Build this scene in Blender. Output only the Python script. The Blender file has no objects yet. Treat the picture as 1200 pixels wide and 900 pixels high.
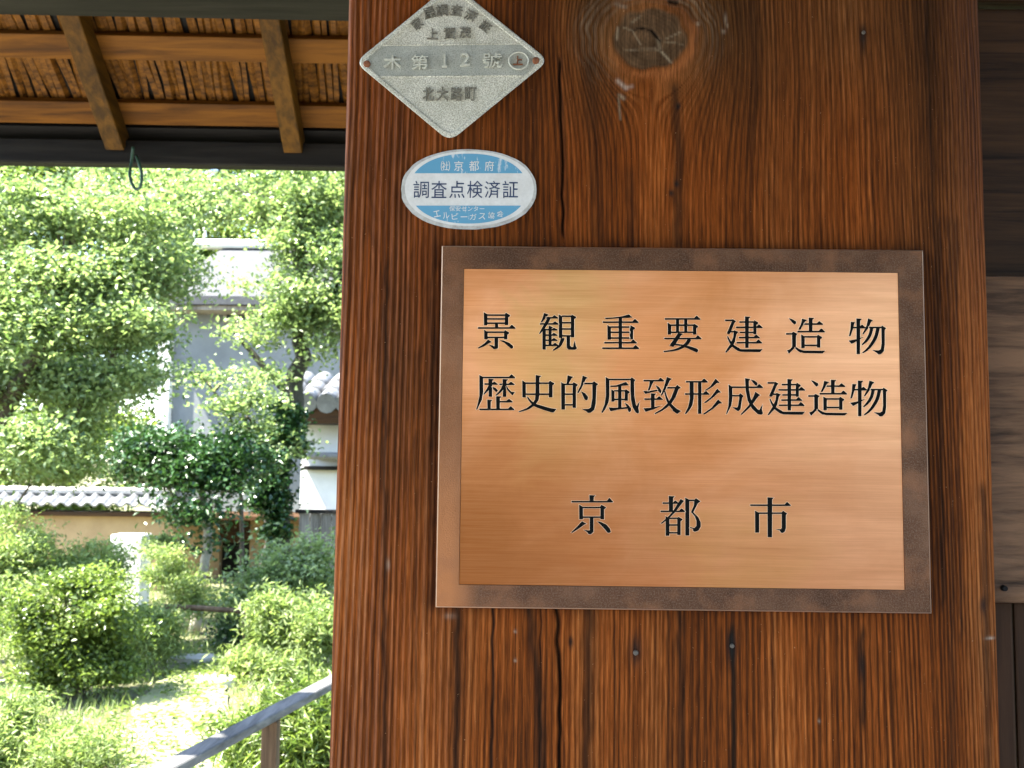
import bpy, bmesh, math, random
import numpy as np
from mathutils import Vector, Matrix
from mathutils.geometry import delaunay_2d_cdt
random.seed(11); rng = np.random.default_rng(11)
SC = bpy.context.scene; COL = SC.collection
rad = math.radians
# ------------------------------------------------------------------ camera
FPX = 1150.0
def cam_rot(p, r, y):
    cp, sp, cr, sr, cy, sy = math.cos(p), math.sin(p), math.cos(r), math.sin(r), math.cos(y), math.sin(y)
    return (np.array([[cy,-sy,0],[sy,cy,0],[0,0,1]]) @ np.array([[1,0,0],[0,cp,-sp],[0,sp,cp]]) @ np.array([[cr,0,sr],[0,1,0],[-sr,0,cr]]))
CM = cam_rot(rad(4.744), rad(-0.646), rad(0.528))
CP = np.array([0, 0, 1.5])
cam = bpy.data.objects.new('camera', bpy.data.cameras.new('camera')); COL.objects.link(cam); SC.camera = cam
cam.data.sensor_width = 36; cam.data.lens = 36*FPX/1200; cam.data.clip_start = .02; cam.data.clip_end = 2000
cam.matrix_world = Matrix([[CM[i,0], CM[i,2], -CM[i,1], CP[i]] for i in range(3)] + [[0,0,0,1]])
cam.data.dof.use_dof = True; cam.data.dof.focus_distance = .8; cam.data.dof.aperture_fstop = 20
# ------------------------------------------------------------------ daylight
SUN_EL, SUN_AZ = rad(61), rad(200)           # azimuth from +X towards +Y: the sun stands to the left, a little on the street side
sd = Vector((math.cos(SUN_AZ)*math.cos(SUN_EL), math.sin(SUN_AZ)*math.cos(SUN_EL), math.sin(SUN_EL)))
W = bpy.data.worlds.new('World'); SC.world = W; W.use_nodes = True
nt = W.node_tree; bg = nt.nodes['Background']; sky = nt.nodes.new('ShaderNodeTexSky')
sky.sky_type = 'NISHITA'; sky.sun_disc = False; sky.sun_elevation = SUN_EL; sky.sun_rotation = rad(90) - SUN_AZ
nt.links.new(sky.outputs[0], bg.inputs[0]); bg.inputs[1].default_value = .125
sl = bpy.data.lights.new('sun', 'SUN'); so = bpy.data.objects.new('sun', sl); COL.objects.link(so)
sl.energy = 5; sl.angle = rad(.5); sl.color = (1, .95, .86); so.rotation_euler = sd.to_track_quat('Z', 'Y').to_euler()
SC.view_settings.view_transform = 'Standard'; SC.view_settings.look = 'None'; SC.view_settings.gamma = 1
SC.view_settings.exposure = 3.05
# ------------------------------------------------------------------ helpers
def ray(px, py):
    d = CM @ np.array([(px-600)/FPX, 1, -(py-450)/FPX]); return d
def at(px, py, Y):                            # the point seen at photo position px,py standing Y metres away
    d = ray(px, py); return Vector(CP + d*(Y/d[1]))
def atz(px, py, z):
    d = ray(px, py); return Vector(CP + d*((z-CP[2])/d[2]))
def onplane(px, py, p, n):
    d = Vector(ray(px, py)); c = Vector(CP); return c + d*((p-c).dot(n)/d.dot(n))
def link(name, me, mat=None, parent=None, mats=None):
    o = bpy.data.objects.new(name, me); COL.objects.link(o)
    if mat and not me.materials: me.materials.append(mat)
    for m in (mats or []): me.materials.append(m)
    if parent: o.parent = parent
    return o
def empty(name, loc=(0,0,0), rz=0):
    o = bpy.data.objects.new(name, None); COL.objects.link(o); o.location = loc; o.rotation_euler.z = rz; o.empty_display_size = .1; return o
def tag(o, label=None, cat=None, group=None, kind=None):
    if label: o['label'] = label
    if cat: o['category'] = cat
    if group: o['group'] = group
    if kind: o['kind'] = kind
    return o
def mesh_from(verts, faces, smooth=False):
    me = bpy.data.meshes.new('mesh'); me.from_pydata([tuple(v) for v in verts], [], faces)
    if smooth: me.polygons.foreach_set('use_smooth', [True]*len(me.polygons))
    me.validate(); me.update(); return me
class MB:
    def __init__(s): s.bm = bmesh.new()
    def box(s, lo, hi, bev=0, rot=None, jit=0):
        lo, hi = Vector(lo), Vector(hi); c = (lo+hi)/2; d = hi-lo
        M = Matrix.Translation(c) @ (rot.to_4x4() if rot else Matrix()) @ Matrix.Diagonal((d.x, d.y, d.z, 1))
        r = bmesh.ops.create_cube(s.bm, size=1, matrix=M)
        if bev: bmesh.ops.bevel(s.bm, geom=list({e for v in r['verts'] for e in v.link_edges}), offset=bev, segments=2, affect='EDGES', profile=.6)
        return s
    def beam(s, a, b, w, h, bev=.003, up=(0,0,1)):   # box running from a to b, w wide, h high, centred on the line
        a, b = Vector(a), Vector(b); x = (b-a).normalized(); L = (b-a).length
        y = Vector(up).cross(x).normalized(); z = x.cross(y)
        M = Matrix([[x[i], y[i], z[i], ((a+b)/2)[i]] for i in range(3)] + [[0,0,0,1]]) @ Matrix.Diagonal((L, w, h, 1))
        r = bmesh.ops.create_cube(s.bm, size=1, matrix=M)
        if bev: bmesh.ops.bevel(s.bm, geom=list({e for v in r['verts'] for e in v.link_edges}), offset=bev, segments=1, affect='EDGES')
        return s
    def tube(s, pts, rad_, n=8, cap=True):
        pts = [Vector(p) for p in pts]; rs = rad_ if isinstance(rad_, (list, tuple)) else [rad_]*len(pts)
        rings = []; prev = None
        for i, p in enumerate(pts):
            t = (pts[min(i+1, len(pts)-1)] - pts[max(i-1, 0)]).normalized()
            a = prev if prev else (Vector((0,0,1)) if abs(t.z) < .9 else Vector((1,0,0)))
            u = (a - t*a.dot(t)).normalized(); prev = u; v = t.cross(u)
            rings.append([s.bm.verts.new(p + (u*math.cos(2*math.pi*k/n) + v*math.sin(2*math.pi*k/n))*rs[i]) for k in range(n)])
        for i in range(len(rings)-1):
            for k in range(n): f = s.bm.faces.new((rings[i][k], rings[i][(k+1)%n], rings[i+1][(k+1)%n], rings[i+1][k])); f.smooth = True
        if cap: s.bm.faces.new(rings[-1]); s.bm.faces.new(rings[0][::-1])
        return s
    def mesh(s):
        bmesh.ops.recalc_face_normals(s.bm, faces=s.bm.faces); me = bpy.data.meshes.new('mesh'); s.bm.to_mesh(me); s.bm.free(); return me
    def build(s, name, mat, parent=None): return link(name, s.mesh(), mat, parent)
def smooth_path(pts, k=5):
    P = [Vector(p) for p in pts]; P = [P[0]*2-P[1]] + P + [P[-1]*2-P[-2]]; out = []
    for i in range(1, len(P)-2):
        for j in range(k):
            t = j/k; a, b, c, d = P[i-1:i+3]
            out.append(.5*((2*b) + (c-a)*t + (2*a-5*b+4*c-d)*t*t + (3*b-a-3*c+d)*t**3))
    out.append(P[-2]); return out
# ---- smooth random fields in numpy
def n1(x, seed, f):
    r = np.random.default_rng(seed).random(4096); x = np.asarray(x)*f + 1000; i = np.floor(x).astype(int); t = x-i; t = t*t*(3-2*t)
    return r[i % 4096]*(1-t) + r[(i+1) % 4096]*t
def n2(x, y, seed, fx, fy):
    r = np.random.default_rng(seed).random((256, 256)); x = np.asarray(x)*fx+500; y = np.asarray(y)*fy+500
    i = np.floor(x).astype(int); j = np.floor(y).astype(int); u = x-i; v = y-j; u = u*u*(3-2*u); v = v*v*(3-2*v)
    i0, i1, j0, j1 = i % 256, (i+1) % 256, j % 256, (j+1) % 256
    return (r[i0,j0]*(1-u)+r[i1,j0]*u)*(1-v) + (r[i0,j1]*(1-u)+r[i1,j1]*u)*v
# ------------------------------------------------------------------ materials
class NT:
    def __init__(s, name):
        s.m = bpy.data.materials.new(name); s.m.use_nodes = True; s.t = s.m.node_tree; s.p = s.t.nodes['Principled BSDF']; s.tc = s.n('TexCoord')
    def n(s, ty, **k):
        q = s.t.nodes.new('ShaderNode'+ty)
        for a, b in k.items(): setattr(q, a, b)
        return q
    def l(s, a, b): s.t.links.new(a, b)
    def mapping(s, scale, rot=(0,0,0), src='Object'):
        q = s.n('Mapping'); s.l(s.tc.outputs[src], q.inputs[0]); q.inputs['Scale'].default_value = scale; q.inputs['Rotation'].default_value = rot; return q.outputs[0]
    def noise(s, scale, vec=None, detail=6, rough=.6, dist=0):
        q = s.n('TexNoise'); q.inputs['Scale'].default_value = scale; q.inputs['Detail'].default_value = detail; q.inputs['Roughness'].default_value = rough; q.inputs['Distortion'].default_value = dist
        s.l(vec if vec else s.tc.outputs['Object'], q.inputs['Vector']); return q.outputs['Fac']
    def ramp(s, fac, stops):
        q = s.n('ValToRGB'); e = q.color_ramp.elements
        while len(e) < len(stops): e.new(.5)
        for el, (p, c) in zip(e, stops): el.position = p; el.color = (*c, 1) if len(c) == 3 else c
        s.l(fac, q.inputs[0]); return q.outputs[0]
    def mix(s, fac, a, b, mode='MIX'):
        q = s.n('Mix', data_type='RGBA', blend_type=mode)
        for v, i in ((fac, 0), (a, 6), (b, 7)):
            if hasattr(v, 'links'): s.l(v, q.inputs[i])
            else: q.inputs[i].default_value = v if i == 0 else (*v, 1)
        return q.outputs[2]
    def math(s, op, a, b=0):
        q = s.n('Math', operation=op)
        for v, i in ((a, 0), (b, 1)):
            if hasattr(v, 'links'): s.l(v, q.inputs[i])
            else: q.inputs[i].default_value = v
        return q.outputs[0]
    def bump(s, h, st=.3, d=.002):
        q = s.n('Bump'); q.inputs['Strength'].default_value = st; q.inputs['Distance'].default_value = d; s.l(h, q.inputs['Height']); s.l(q.outputs[0], s.p.inputs['Normal']); return q
    def base(s, c):
        if hasattr(c, 'links'): s.l(c, s.p.inputs['Base Color'])
        else: s.p.inputs['Base Color'].default_value = (*c, 1)
        return s
    def set(s, **k):
        for a, b in k.items():
            i = s.p.inputs[a.replace('_', ' ')]
            if hasattr(b, 'links'): s.l(b, i)
            else: i.default_value = b
        return s
def wood(name, dark, light, axis=0, fine=60, rough=.65, stretch=14, b=.4):
    k = NT(name); sc = [1, 1, 1]; sc = [fine]*3; sc[axis] = fine/stretch
    v = k.mapping(tuple(sc)); a = k.noise(1, v, 8, .65, .4); b2 = k.noise(.12, v, 4, .5, .3)
    f = k.math('ADD', k.math('MULTIPLY', a, .65), k.math('MULTIPLY', b2, .4))
    k.base(k.ramp(f, [(.40, dark), (.62, light)])).set(Roughness=rough); k.p.inputs['Specular IOR Level'].default_value = .14; k.bump(a, b, .002); return k.m
def rough_mat(name, c1, c2, scale=8, rough=.85, b=.3, bd=.01, fine=80):
    k = NT(name); a = k.noise(scale, None, 8, .6); f = k.noise(fine, None, 4, .6)
    k.base(k.mix(.35, k.ramp(a, [(.3, c1), (.7, c2)]), k.ramp(f, [(.3, c1), (.7, c2)]))).set(Roughness=rough); k.bump(f, b, bd); return k.m
def leaf_mat(name, dark, light, trans=.45, rough=.45):
    k = NT(name); at_ = k.n('Attribute'); at_.attribute_name = 'tint'
    c = k.ramp(at_.outputs['Fac'], [(0, dark), (.8, light), (1, tuple(min(1, x*1.35) for x in light))])
    k.base(c).set(Roughness=rough); k.p.inputs['Specular IOR Level'].default_value = .5
    tr = k.n('BsdfTranslucent'); k.l(k.mix(1.0, c, (1.1, 1.2, .75), 'MULTIPLY'), tr.inputs[0])
    mx = k.n('MixShader'); mx.inputs[0].default_value = trans; k.l(k.p.outputs[0], mx.inputs[1]); k.l(tr.outputs[0], mx.inputs[2])
    k.l(mx.outputs[0], k.t.nodes['Material Output'].inputs[0]); return k.m
M = {}
M['bark'] = rough_mat('bark', (.035,.026,.018), (.13,.10,.07), 9, .9, .8, .02, 40)
M['bark_dark'] = rough_mat('bark_dark', (.010,.012,.006), (.05,.045,.028), 9, .9, .8, .02, 40)
M['bark_pale'] = rough_mat('bark_pale', (.22,.19,.15), (.42,.38,.31), 9, .9, .6, .01, 40)
M['leaf_light'] = leaf_mat('leaf_light', (.05,.095,.022), (.29,.36,.17), .5, .32)
M['leaf_mid'] = leaf_mat('leaf_mid', (.035,.07,.012), (.19,.25,.06), .48, .32)
M['leaf_dark'] = leaf_mat('leaf_dark', (.012,.04,.01), (.045,.10,.03), .2, .28)
M['leaf_feather'] = leaf_mat('leaf_feather', (.09,.14,.035), (.32,.39,.15), .5, .45)
M['grass'] = leaf_mat('grass', (.08,.12,.03), (.23,.28,.10), .4, .5)
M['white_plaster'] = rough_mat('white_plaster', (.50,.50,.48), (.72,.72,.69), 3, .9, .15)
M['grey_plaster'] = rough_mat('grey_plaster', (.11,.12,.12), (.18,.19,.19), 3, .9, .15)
M['bounce_plaster'] = rough_mat('bounce_plaster', (.20,.14,.09), (.32,.23,.15), 2, .9, .2)
M['ochre_plaster'] = rough_mat('ochre_plaster', (.28,.18,.09), (.42,.29,.15), 4, .9, .2)
M['tile'] = rough_mat('tile', (.07,.072,.075), (.22,.222,.225), 12, .4, .15)
M['dark_tile'] = rough_mat('dark_tile', (.022,.024,.026), (.055,.058,.06), 12, .85, .15)
M['dark_glass'] = NT('dark_glass').base((.03,.035,.04)).set(Roughness=.12).m
M['soil'] = rough_mat('soil', (.07,.07,.03), (.20,.19,.09), 3, .95, .6, .03)
M['path'] = rough_mat('path', (.06,.10,.025), (.33,.31,.16), 3.2, .95, .5, .02, 50)
M['asphalt'] = rough_mat('asphalt', (.045,.045,.045), (.075,.073,.07), 20, .9, .4, .01)
M['stone'] = rough_mat('stone', (.24,.23,.20), (.42,.41,.37), 9, .85, .4, .01)
M['roof_wood'] = wood('roof_wood', (.036,.016,.002), (.115,.050,.005), 1, 50, .6)
M['roof_wood_x'] = wood('roof_wood_x', (.055,.019,.0018), (.165,.062,.005), 0, 50, .6)
M['dark_beam'] = wood('dark_beam', (.007,.0062,.0055), (.020,.018,.015), 0, 40, .7)
M['reed'] = wood('reed', (.016,.006,.0015), (.20,.078,.009), 1, 60, .6, 10)
M['grey_wood'] = wood('grey_wood', (.10,.085,.07), (.30,.27,.23), 2, 40, .8)
M['worn_wood'] = wood('worn_wood', (.018,.009,.004), (.17,.092,.048), 0, 90, .55, 10, .9)
M['brown_wood'] = wood('brown_wood', (.013,.0065,.0025), (.066,.031,.011), 0, 90, .6, 22)
M['slat_wood'] = wood('slat_wood', (.010,.005,.002), (.055,.024,.009), 2, 60, .6, 16)
M['rail'] = wood('rail', (.07,.07,.068), (.17,.17,.165), 1, 50, .7, 10, .5)
M['rail_post'] = wood('rail_post', (.05,.032,.018), (.15,.10,.06), 2, 50, .8)
M['nail'] = NT('nail').base((.10,.085,.065)).set(Metallic=.3, Roughness=.6).m
M['wire'] = NT('wire').base((.012,.05,.03)).set(Roughness=.5).m
# ================================================================== THE GATE POST (wide board that carries the signs)
YF = .81                                                   # plane of the board's face
pl = at(396,450,YF); pr = at(1167,450,YF); XL, XR = pl.x, pr.x
ku = (1164-396)/(XR-XL); UU = lambda X: 396+(X-XL)*ku
za, zb = at(700,0,YF).z, at(700,900,YF).z; kv = 900/(za-zb); VV = lambda z: (za-z)*kv
def uv(px, py): p = at(px, py, YF); return UU(p.x), VV(p.z)
def build_post():
    fu = np.linspace(396, 1164, 1000)
    fv = np.concatenate([np.arange(VV(2.62), -60, 25), np.arange(-60, 960, 2.5), np.arange(960, VV(0.0), 40), [VV(0.0)]])
    U, V = np.meshgrid(fu, fv)
    ku_, kv_ = uv(762, 46)
    dx = U-ku_; dy = (V-kv_)*.85; r2 = dx*dx+dy*dy; R = 60
    low = (n2(U, V, 3, .005, .0012)-.5)*10 + (n2(U, V, 4, .02, .003)-.5)*5 + (n1(V, 5, .008)-.5)*3
    rk = np.sqrt(r2); g = ku_ + dx*(1-(R*R)/np.maximum(r2, R*R)*np.exp(-np.clip(rk-R, 0, 900)/75)) + low + (V-450)*-.004*(U-700)/100
    gt = np.arange(0, 1600, .5); per = 3.9+3.6*n1(gt, 8, .011)**1.3+2.4*n1(gt, 9, .06); ph = np.cumsum(.5/per)
    g2 = g + (n2(U, V, 60, .25, .006)-.5)*.7; p = np.interp(g2, gt, ph); line = .5+.5*np.sin(2*math.pi*p)
    idx = np.floor(p+.25).astype(int) % 997; rl = np.random.default_rng(5).random(997)[idx]
    line = line**(.35+1.3*rl)*(1-.75*np.clip((rl-.55)*2, 0, 1)*n2(U, V, 61, .03, .003)) + .25*np.clip((rl-.7)*3, 0, 1); hf = n1(g2, 62, .85)
    band = n1(g, 12, .022); fine = n1(g, 13, .45); fib = n2(g, V, 14, .8, .018); fib2 = n2(g, V, 15, 1.6, .06); slow = n2(U, V, 16, .010, .0045)
    tone = .27*line + .24*band + .15*fine + .10*hf + .15*fib + .15*fib2 + .27*(slow-.5)
    tone = np.clip((tone-.275)/.54, 0, 1)*(.72+.28*np.clip((V-150)/400, 0, 1))  # tone falls towards the top: roof shade painted into the wood colour
    A0, A1, A2 = np.array([.070,.0190,.0035]), np.array([.235,.056,.0075]), np.array([.40,.128,.028])
    B0, B1, B2 = np.array([.050,.020,.006]), np.array([.115,.045,.012]), np.array([.21,.105,.038])
    def pal(c0, c1, c2): 
        t = tone[..., None]; return np.where(t < .5, c0+(c1-c0)*t*2, c1+(c2-c1)*(t*2-1))
    grey = np.clip(.18 + .55*np.exp(-((U-790)/130)**2-((V-30)/130)**2) + .35*np.exp(-((V+20)/170)**2) + .9*(n2(U, V, 21, .013, .004)-.55) - .30*np.clip((V-350)/400, 0, 1), 0, 1)
    C = pal(A0, A1, A2)*(1-grey[..., None]) + pal(B0, B1, B2)*grey[..., None]
    # pinkish weathered ridges on the left part of the board
    pk = np.clip(1-(U-396)/170, 0, 1)*np.clip((line-.55)*2, 0, 1)*.35
    C = C*(1-pk[..., None]) + np.array([.34,.21,.14])*pk[..., None]
    H = -.00035*(1-line)*(.5+.8*rl) + .00012*fib - .0006*(n1(g, 30, .02)-.5)
    def poly_d(pts):
        pts = [uv(*q) for q in pts]; pts.sort(key=lambda q: q[1]); ys = [q[1] for q in pts]; xs = [q[0] for q in pts]
        cx = np.interp(V, ys, xs) + (n1(V, 44, .05)-.5)*3; inside = np.clip((V-ys[0])/14, 0, 1)*np.clip((ys[-1]-V)/14, 0, 1)
        return np.abs(U-cx), inside
    for pts, w, st, dep in [
        ([(537,600),(536,720),(534,1000)],4.5,.85,0), ([(578,600),(577,1000)],1.8,.9,.0006), ([(612,600),(621,720),(632,820),(640,960)],5.5,.78,0),
        ([(655,60),(658,130),(660,282)],1.8,.97,.003), ([(652,690),(653,720),(656,800),(658,1000)],2.2,.98,.004), ([(634,690),(634,960)],1.0,.6,.001),
        ([(692,690),(690,760),(686,1000)],8,.78,0), ([(791,90),(796,180),(793,300)],7,.75,.0003), ([(796,690),(801,1000)],4.5,.75,0), ([(783,690),(785,1000)],2,.5,0),
        ([(857,728),(859,790),(861,960)],4,.95,.0006), ([(1010,728),(1012,860)],3.5,.8,0), ([(1012,25),(1013,70)],2.5,.8,0), ([(1112,250),(1118,1000)],4,.5,0),
        ([(1100,250),(1105,720)],3,.65,0), ([(1121,250),(1127,760)],3,.5,0), ([(1158,560),(1166,1000)],6,.6,.0004), ([(453,300),(450,600),(451,1000)],3,.7,0), ([(486,500),(488,1000)],1.5,.5,0),
        ([(690,60),(697,180),(703,292)],9,.5,0), ([(738,190),(741,300)],6,.5,0), ([(508,230),(505,720)],5,.45,0), ([(1085,-40),(1096,300),(1100,500)],3,.5,.0002),
        ([(430,-40),(436,300)],3,.5,0), ([(720,720),(722,900)],1.2,.5,.0004), ([(905,700),(908,960)],3,.4,0), ([(961,690),(962,960)],2,.45,0)]:
        d, ins = poly_d(pts); k = np.exp(-(d/w)**2)*ins*st
        C = C*(1-k[..., None]) + np.array([.016,.0085,.004])*k[..., None]; H -= dep*np.exp(-(d/w)**2)*ins
    (qx0, qy0), (qx1, qy1) = uv(514, 290), uv(1088, 716)      # contact shadow round the plaque, painted mottled into the wood colour
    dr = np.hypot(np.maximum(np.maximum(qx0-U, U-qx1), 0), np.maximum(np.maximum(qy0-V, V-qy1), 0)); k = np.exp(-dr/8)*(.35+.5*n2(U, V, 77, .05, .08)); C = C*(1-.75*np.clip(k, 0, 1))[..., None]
    # darker edge band to the right, fading downwards
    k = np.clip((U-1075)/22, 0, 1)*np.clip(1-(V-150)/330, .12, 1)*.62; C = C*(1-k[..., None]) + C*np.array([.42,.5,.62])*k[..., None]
    for (px, py), a, b, st in [((745,762),7,17,.85), ((858,757),6,18,.92), ((1010,780),4,14,.7), ((1012,42),5,12,.7), ((795,124),3,4,.9), ((793,215),3,4,.95), ((787,226),3,4,.95), ((669,752),3,6,.9), ((1157,710),5,9,.7), ((527,722),6,3,-.3), ((850,22),1.8,6,-.5), ((848,37),2.4,2.4,-.5), ((852,30),1.5,3,-.4), ((818,28),2,2,-.8), ((455,662),2,6,-.45), ((604,740),1.6,1.6,-.7), ((604,774),1.6,1.6,-.7), ((960,845),1.5,2,-.7), ((1167,750),6,1.5,-.8)]:
        u0, v0 = uv(px, py); k = np.exp(-((U-u0)/a)**2-((V-v0)/b)**2)*abs(st); col = np.array([.012,.012,.011]) if st > 0 else np.array([.42,.34,.25])
        C = C*(1-k[..., None]) + col*k[..., None]
        if st > 0: H -= .0008*k
    # the knot: rings, drying cracks, an orange lip and pale swirls
    rr = np.sqrt(((U-ku_)/1.12)**2+((V-kv_)/.95)**2) + (n2(U, V, 50, .06, .06)-.5)*7; th = np.arctan2(V-kv_, U-ku_)
    ins = np.clip((42-rr)/4, 0, 1); ring = .35+.25*np.sin(rr*1.15+n2(U, V, 51, .05, .05)*5)+.5*n2(U, V, 55, .12, .12)
    kc = np.array([.075,.042,.020])*(1-.6*ring[..., None]) + np.array([.16,.088,.040])*.6*ring[..., None]
    C = C*(1-ins[..., None]) + kc*(.6+.8*n2(U, V, 52, .09, .09)[..., None])*ins[..., None]
    lip = np.exp(-((rr-47)/5)**2)*.85*np.clip(.45+.6*np.cos(th-.75), 0, 1); C = C*(1-lip[..., None]) + np.array([.30,.10,.028])*lip[..., None]
    sw = (.5+.5*np.sin(rr*.85+n2(U, V, 53, .02, .02)*6))*np.clip(1-np.abs(rr-66)/24, 0, 1)*np.clip(.55-.6*np.sin(th+.2), 0, 1)*(.35+.9*n2(rr, th*12, 54, .3, .6))
    sw = np.clip(sw*.62, 0, .55); C = C*(1-sw[..., None]) + np.array([.25,.185,.115])*sw[..., None]
    H += .0015*np.clip((58-rr)/20, 0, 1) - .0012*ins + .0003*ring*ins
    def seg(a, b, w, st, col, dep):
        nonlocal C, H
        (x0, y0), (x1, y1) = uv(*a), uv(*b); L2 = (x1-x0)**2+(y1-y0)**2; t = np.clip(((U-x0)*(x1-x0)+(V-y0)*(y1-y0))/L2, 0, 1)
        d = np.hypot(U-x0-t*(x1-x0), V-y0-t*(y1-y0)); k = np.exp(-(d/w)**2)*st; C = C*(1-k[..., None]) + np.array(col)*k[..., None]; H -= dep*k
    dk, lt = (.012,.009,.006), (.28,.215,.135)
    for a, b, w, st, c, dep in [((741,35),(752,33),1.3,.95,dk,.001), ((752,33),(764,36),1.3,.95,dk,.001), ((764,36),(773,47),1.8,1,dk,.002), ((742,38),(751,53),1.1,.6,lt,0), ((731,33),(741,36),1.2,.6,lt,0), ((752,58),(768,58),1.2,.7,lt,0), ((768,58),(776,62),1.2,.6,lt,0),
        ((771,47),(773,57),2.4,.6,lt,0), ((776,62),(786,73),1.6,.9,lt,0), ((780,46),(797,38),1.2,.6,lt,0), ((778,49),(800,52),.9,.6,lt,0), ((731,60),(750,58),1,.5,lt,0), ((723,46),(724,33),1.5,.7,lt,0), ((740,27),(750,20),1.4,.6,lt,0),
        ((724,95),(733,103),2.6,.8,(.40,.31,.24),0), ((733,103),(741,101),2,.6,(.36,.28,.22),0), ((726,112),(731,115),2.4,.85,lt,0), ((725,116),(727,140),1.4,.7,lt,0), ((785,1),(793,2),2.5,1,dk,.003), ((722,5),(733,9),2.5,.35,(.3,.26,.2),0)]: seg(a, b, w, st, c, dep)
    C = C*.76
    X = XL + (U-396)/ku; Z = za - V/kv
    t1 = np.clip((U-1096)/68, 0, 1); t0 = np.clip((404-U)/8, 0, 1)
    Y = YF - H + .012*t1**2.2 + .006*t0**2
    Xo = X + .004*t0*0
    nV, nU = U.shape
    # wrap round both edges and close the back
    def colx(x, y, ci, k): return np.stack([np.full(nV, x), np.full(nV, y), Z[:, 0]], 1), C[:, ci]*k
    cols = [colx(XL, YF+.16, 0, .8), colx(XL-.0005, YF+.08, 0, .85)]
    P = [c[0] for c in cols]; CC = [c[1] for c in cols]
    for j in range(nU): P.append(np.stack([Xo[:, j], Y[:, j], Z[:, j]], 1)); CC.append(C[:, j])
    for c in (colx(XR+.0005, YF+.09, nU-1, .8), colx(XR, YF+.16, nU-1, .8)): P.append(c[0]); CC.append(c[1])
    P = np.stack(P, 1); CC = np.stack(CC, 1); n = P.shape[1]
    idx = np.arange(nV*n).reshape(nV, n); nx = np.roll(idx, -1, 1)
    q = np.stack([idx[:-1], idx[1:], nx[1:], nx[:-1]], -1).reshape(-1, 4)
    me = bpy.data.meshes.new('gate_post'); me.vertices.add(nV*n); me.vertices.foreach_set('co', P.astype(np.float32).ravel())
    nf = len(q); me.loops.add(nf*4); me.loops.foreach_set('vertex_index', q.ravel().astype(np.int32)); me.polygons.add(nf)
    me.polygons.foreach_set('loop_start', np.arange(0, nf*4, 4, dtype=np.int32)); me.polygons.foreach_set('use_smooth', np.ones(nf, bool))
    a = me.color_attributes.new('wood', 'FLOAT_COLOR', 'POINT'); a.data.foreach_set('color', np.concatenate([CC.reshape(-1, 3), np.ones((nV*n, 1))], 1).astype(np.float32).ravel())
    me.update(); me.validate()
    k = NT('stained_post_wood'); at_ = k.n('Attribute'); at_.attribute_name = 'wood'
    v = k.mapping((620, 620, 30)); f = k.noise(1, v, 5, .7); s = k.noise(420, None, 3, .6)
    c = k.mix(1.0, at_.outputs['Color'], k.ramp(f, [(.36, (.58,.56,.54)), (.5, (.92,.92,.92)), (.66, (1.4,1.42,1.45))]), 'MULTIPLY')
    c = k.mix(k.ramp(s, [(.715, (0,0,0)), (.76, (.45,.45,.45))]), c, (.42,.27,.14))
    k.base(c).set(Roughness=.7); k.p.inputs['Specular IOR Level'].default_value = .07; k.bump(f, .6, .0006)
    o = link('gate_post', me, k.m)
    return tag(o, 'wide reddish brown wooden post with a knot, carrying the copper plaque', 'post')
post = build_post()
M['nail'] = M['nail']
for px, py, r in [(745,765,.0022), (858,757,.0018), (1012,38,.0016)]:
    p = at(px, py, YF); b = MB(); b.tube([(p.x, YF+.004, p.z), (p.x, YF-.0002, p.z), (p.x, YF-.0009, p.z)], [r, r, r*.7], 10); b.build('nail_head', M['nail'], post)
# ================================================================== GATE WALL right of the post
gw = tag(empty('gate_wall', (.75, .95, 0)), 'dark plank wall with a worn greyish crossbeam, right of the wide post', 'wall')
def child(b, name, mat, par): o = b.build(name, mat, par); o.matrix_parent_inverse = par.matrix_world.inverted() if False else Matrix.Translation(-par.location); return o
b = MB(); zt = at(1162,322,.84).z; zl = at(1190,708,.84).z
b.box((XR-.02, .84, zl), (1.35, .93, zt), .006); child(b, 'crossbeam', M['worn_wood'], gw)
z = zt+.0; i = 0
b = MB(); b.box((XR-.03, .905, zt-.02), (1.35, .93, zt+.27), .003); child(b, 'board', M['brown_wood'], gw)
b = MB(); b.box((XR-.03, .90, zt+.275), (1.35, .93, zt+.62), .003); child(b, 'board', M['brown_wood'], gw)
b = MB(); b.box((XR-.03, .905, zt+.625), (1.35, .93, 2.62), .003); child(b, 'board', M['brown_wood'], gw)
x = XR-.012; k = 0
xs = [XR-.03, at(1193,800,.86).x] 
while xs[-1] < 1.3: xs.append(xs[-1]+.11)
for a_, c_ in zip(xs, xs[1:]):
    b = MB(); dy = .004*(k % 2); b.box((a_+.0015, .862+dy, .06), (c_-.0015, .885+dy, zl+.01), .0025); child(b, 'plank', M['slat_wood'], gw); k += 1
b = MB(); b.box((XR-.02, .85, 0), (1.35, .93, .07), .004); child(b, 'ground_sill', M['brown_wood'], gw)
p_ = at(1179,690,.835)
b = MB(); b.tube([(p_.x, .842, p_.z), (p_.x, .836, p_.z)], [.0028, .0022], 10); child(b, 'peg', M['dark_beam'], gw)
# far jamb of the gate opening, and lintel under the roof (both outside the picture, seen from a step aside)
b = MB(); b.box((-1.75, .81, 0), (-1.5, .97, 2.62), .01); tag(b.build('gate_jamb', M['brown_wood']), 'plain brown jamb post on the far left side of the gate opening', 'post')
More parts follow.
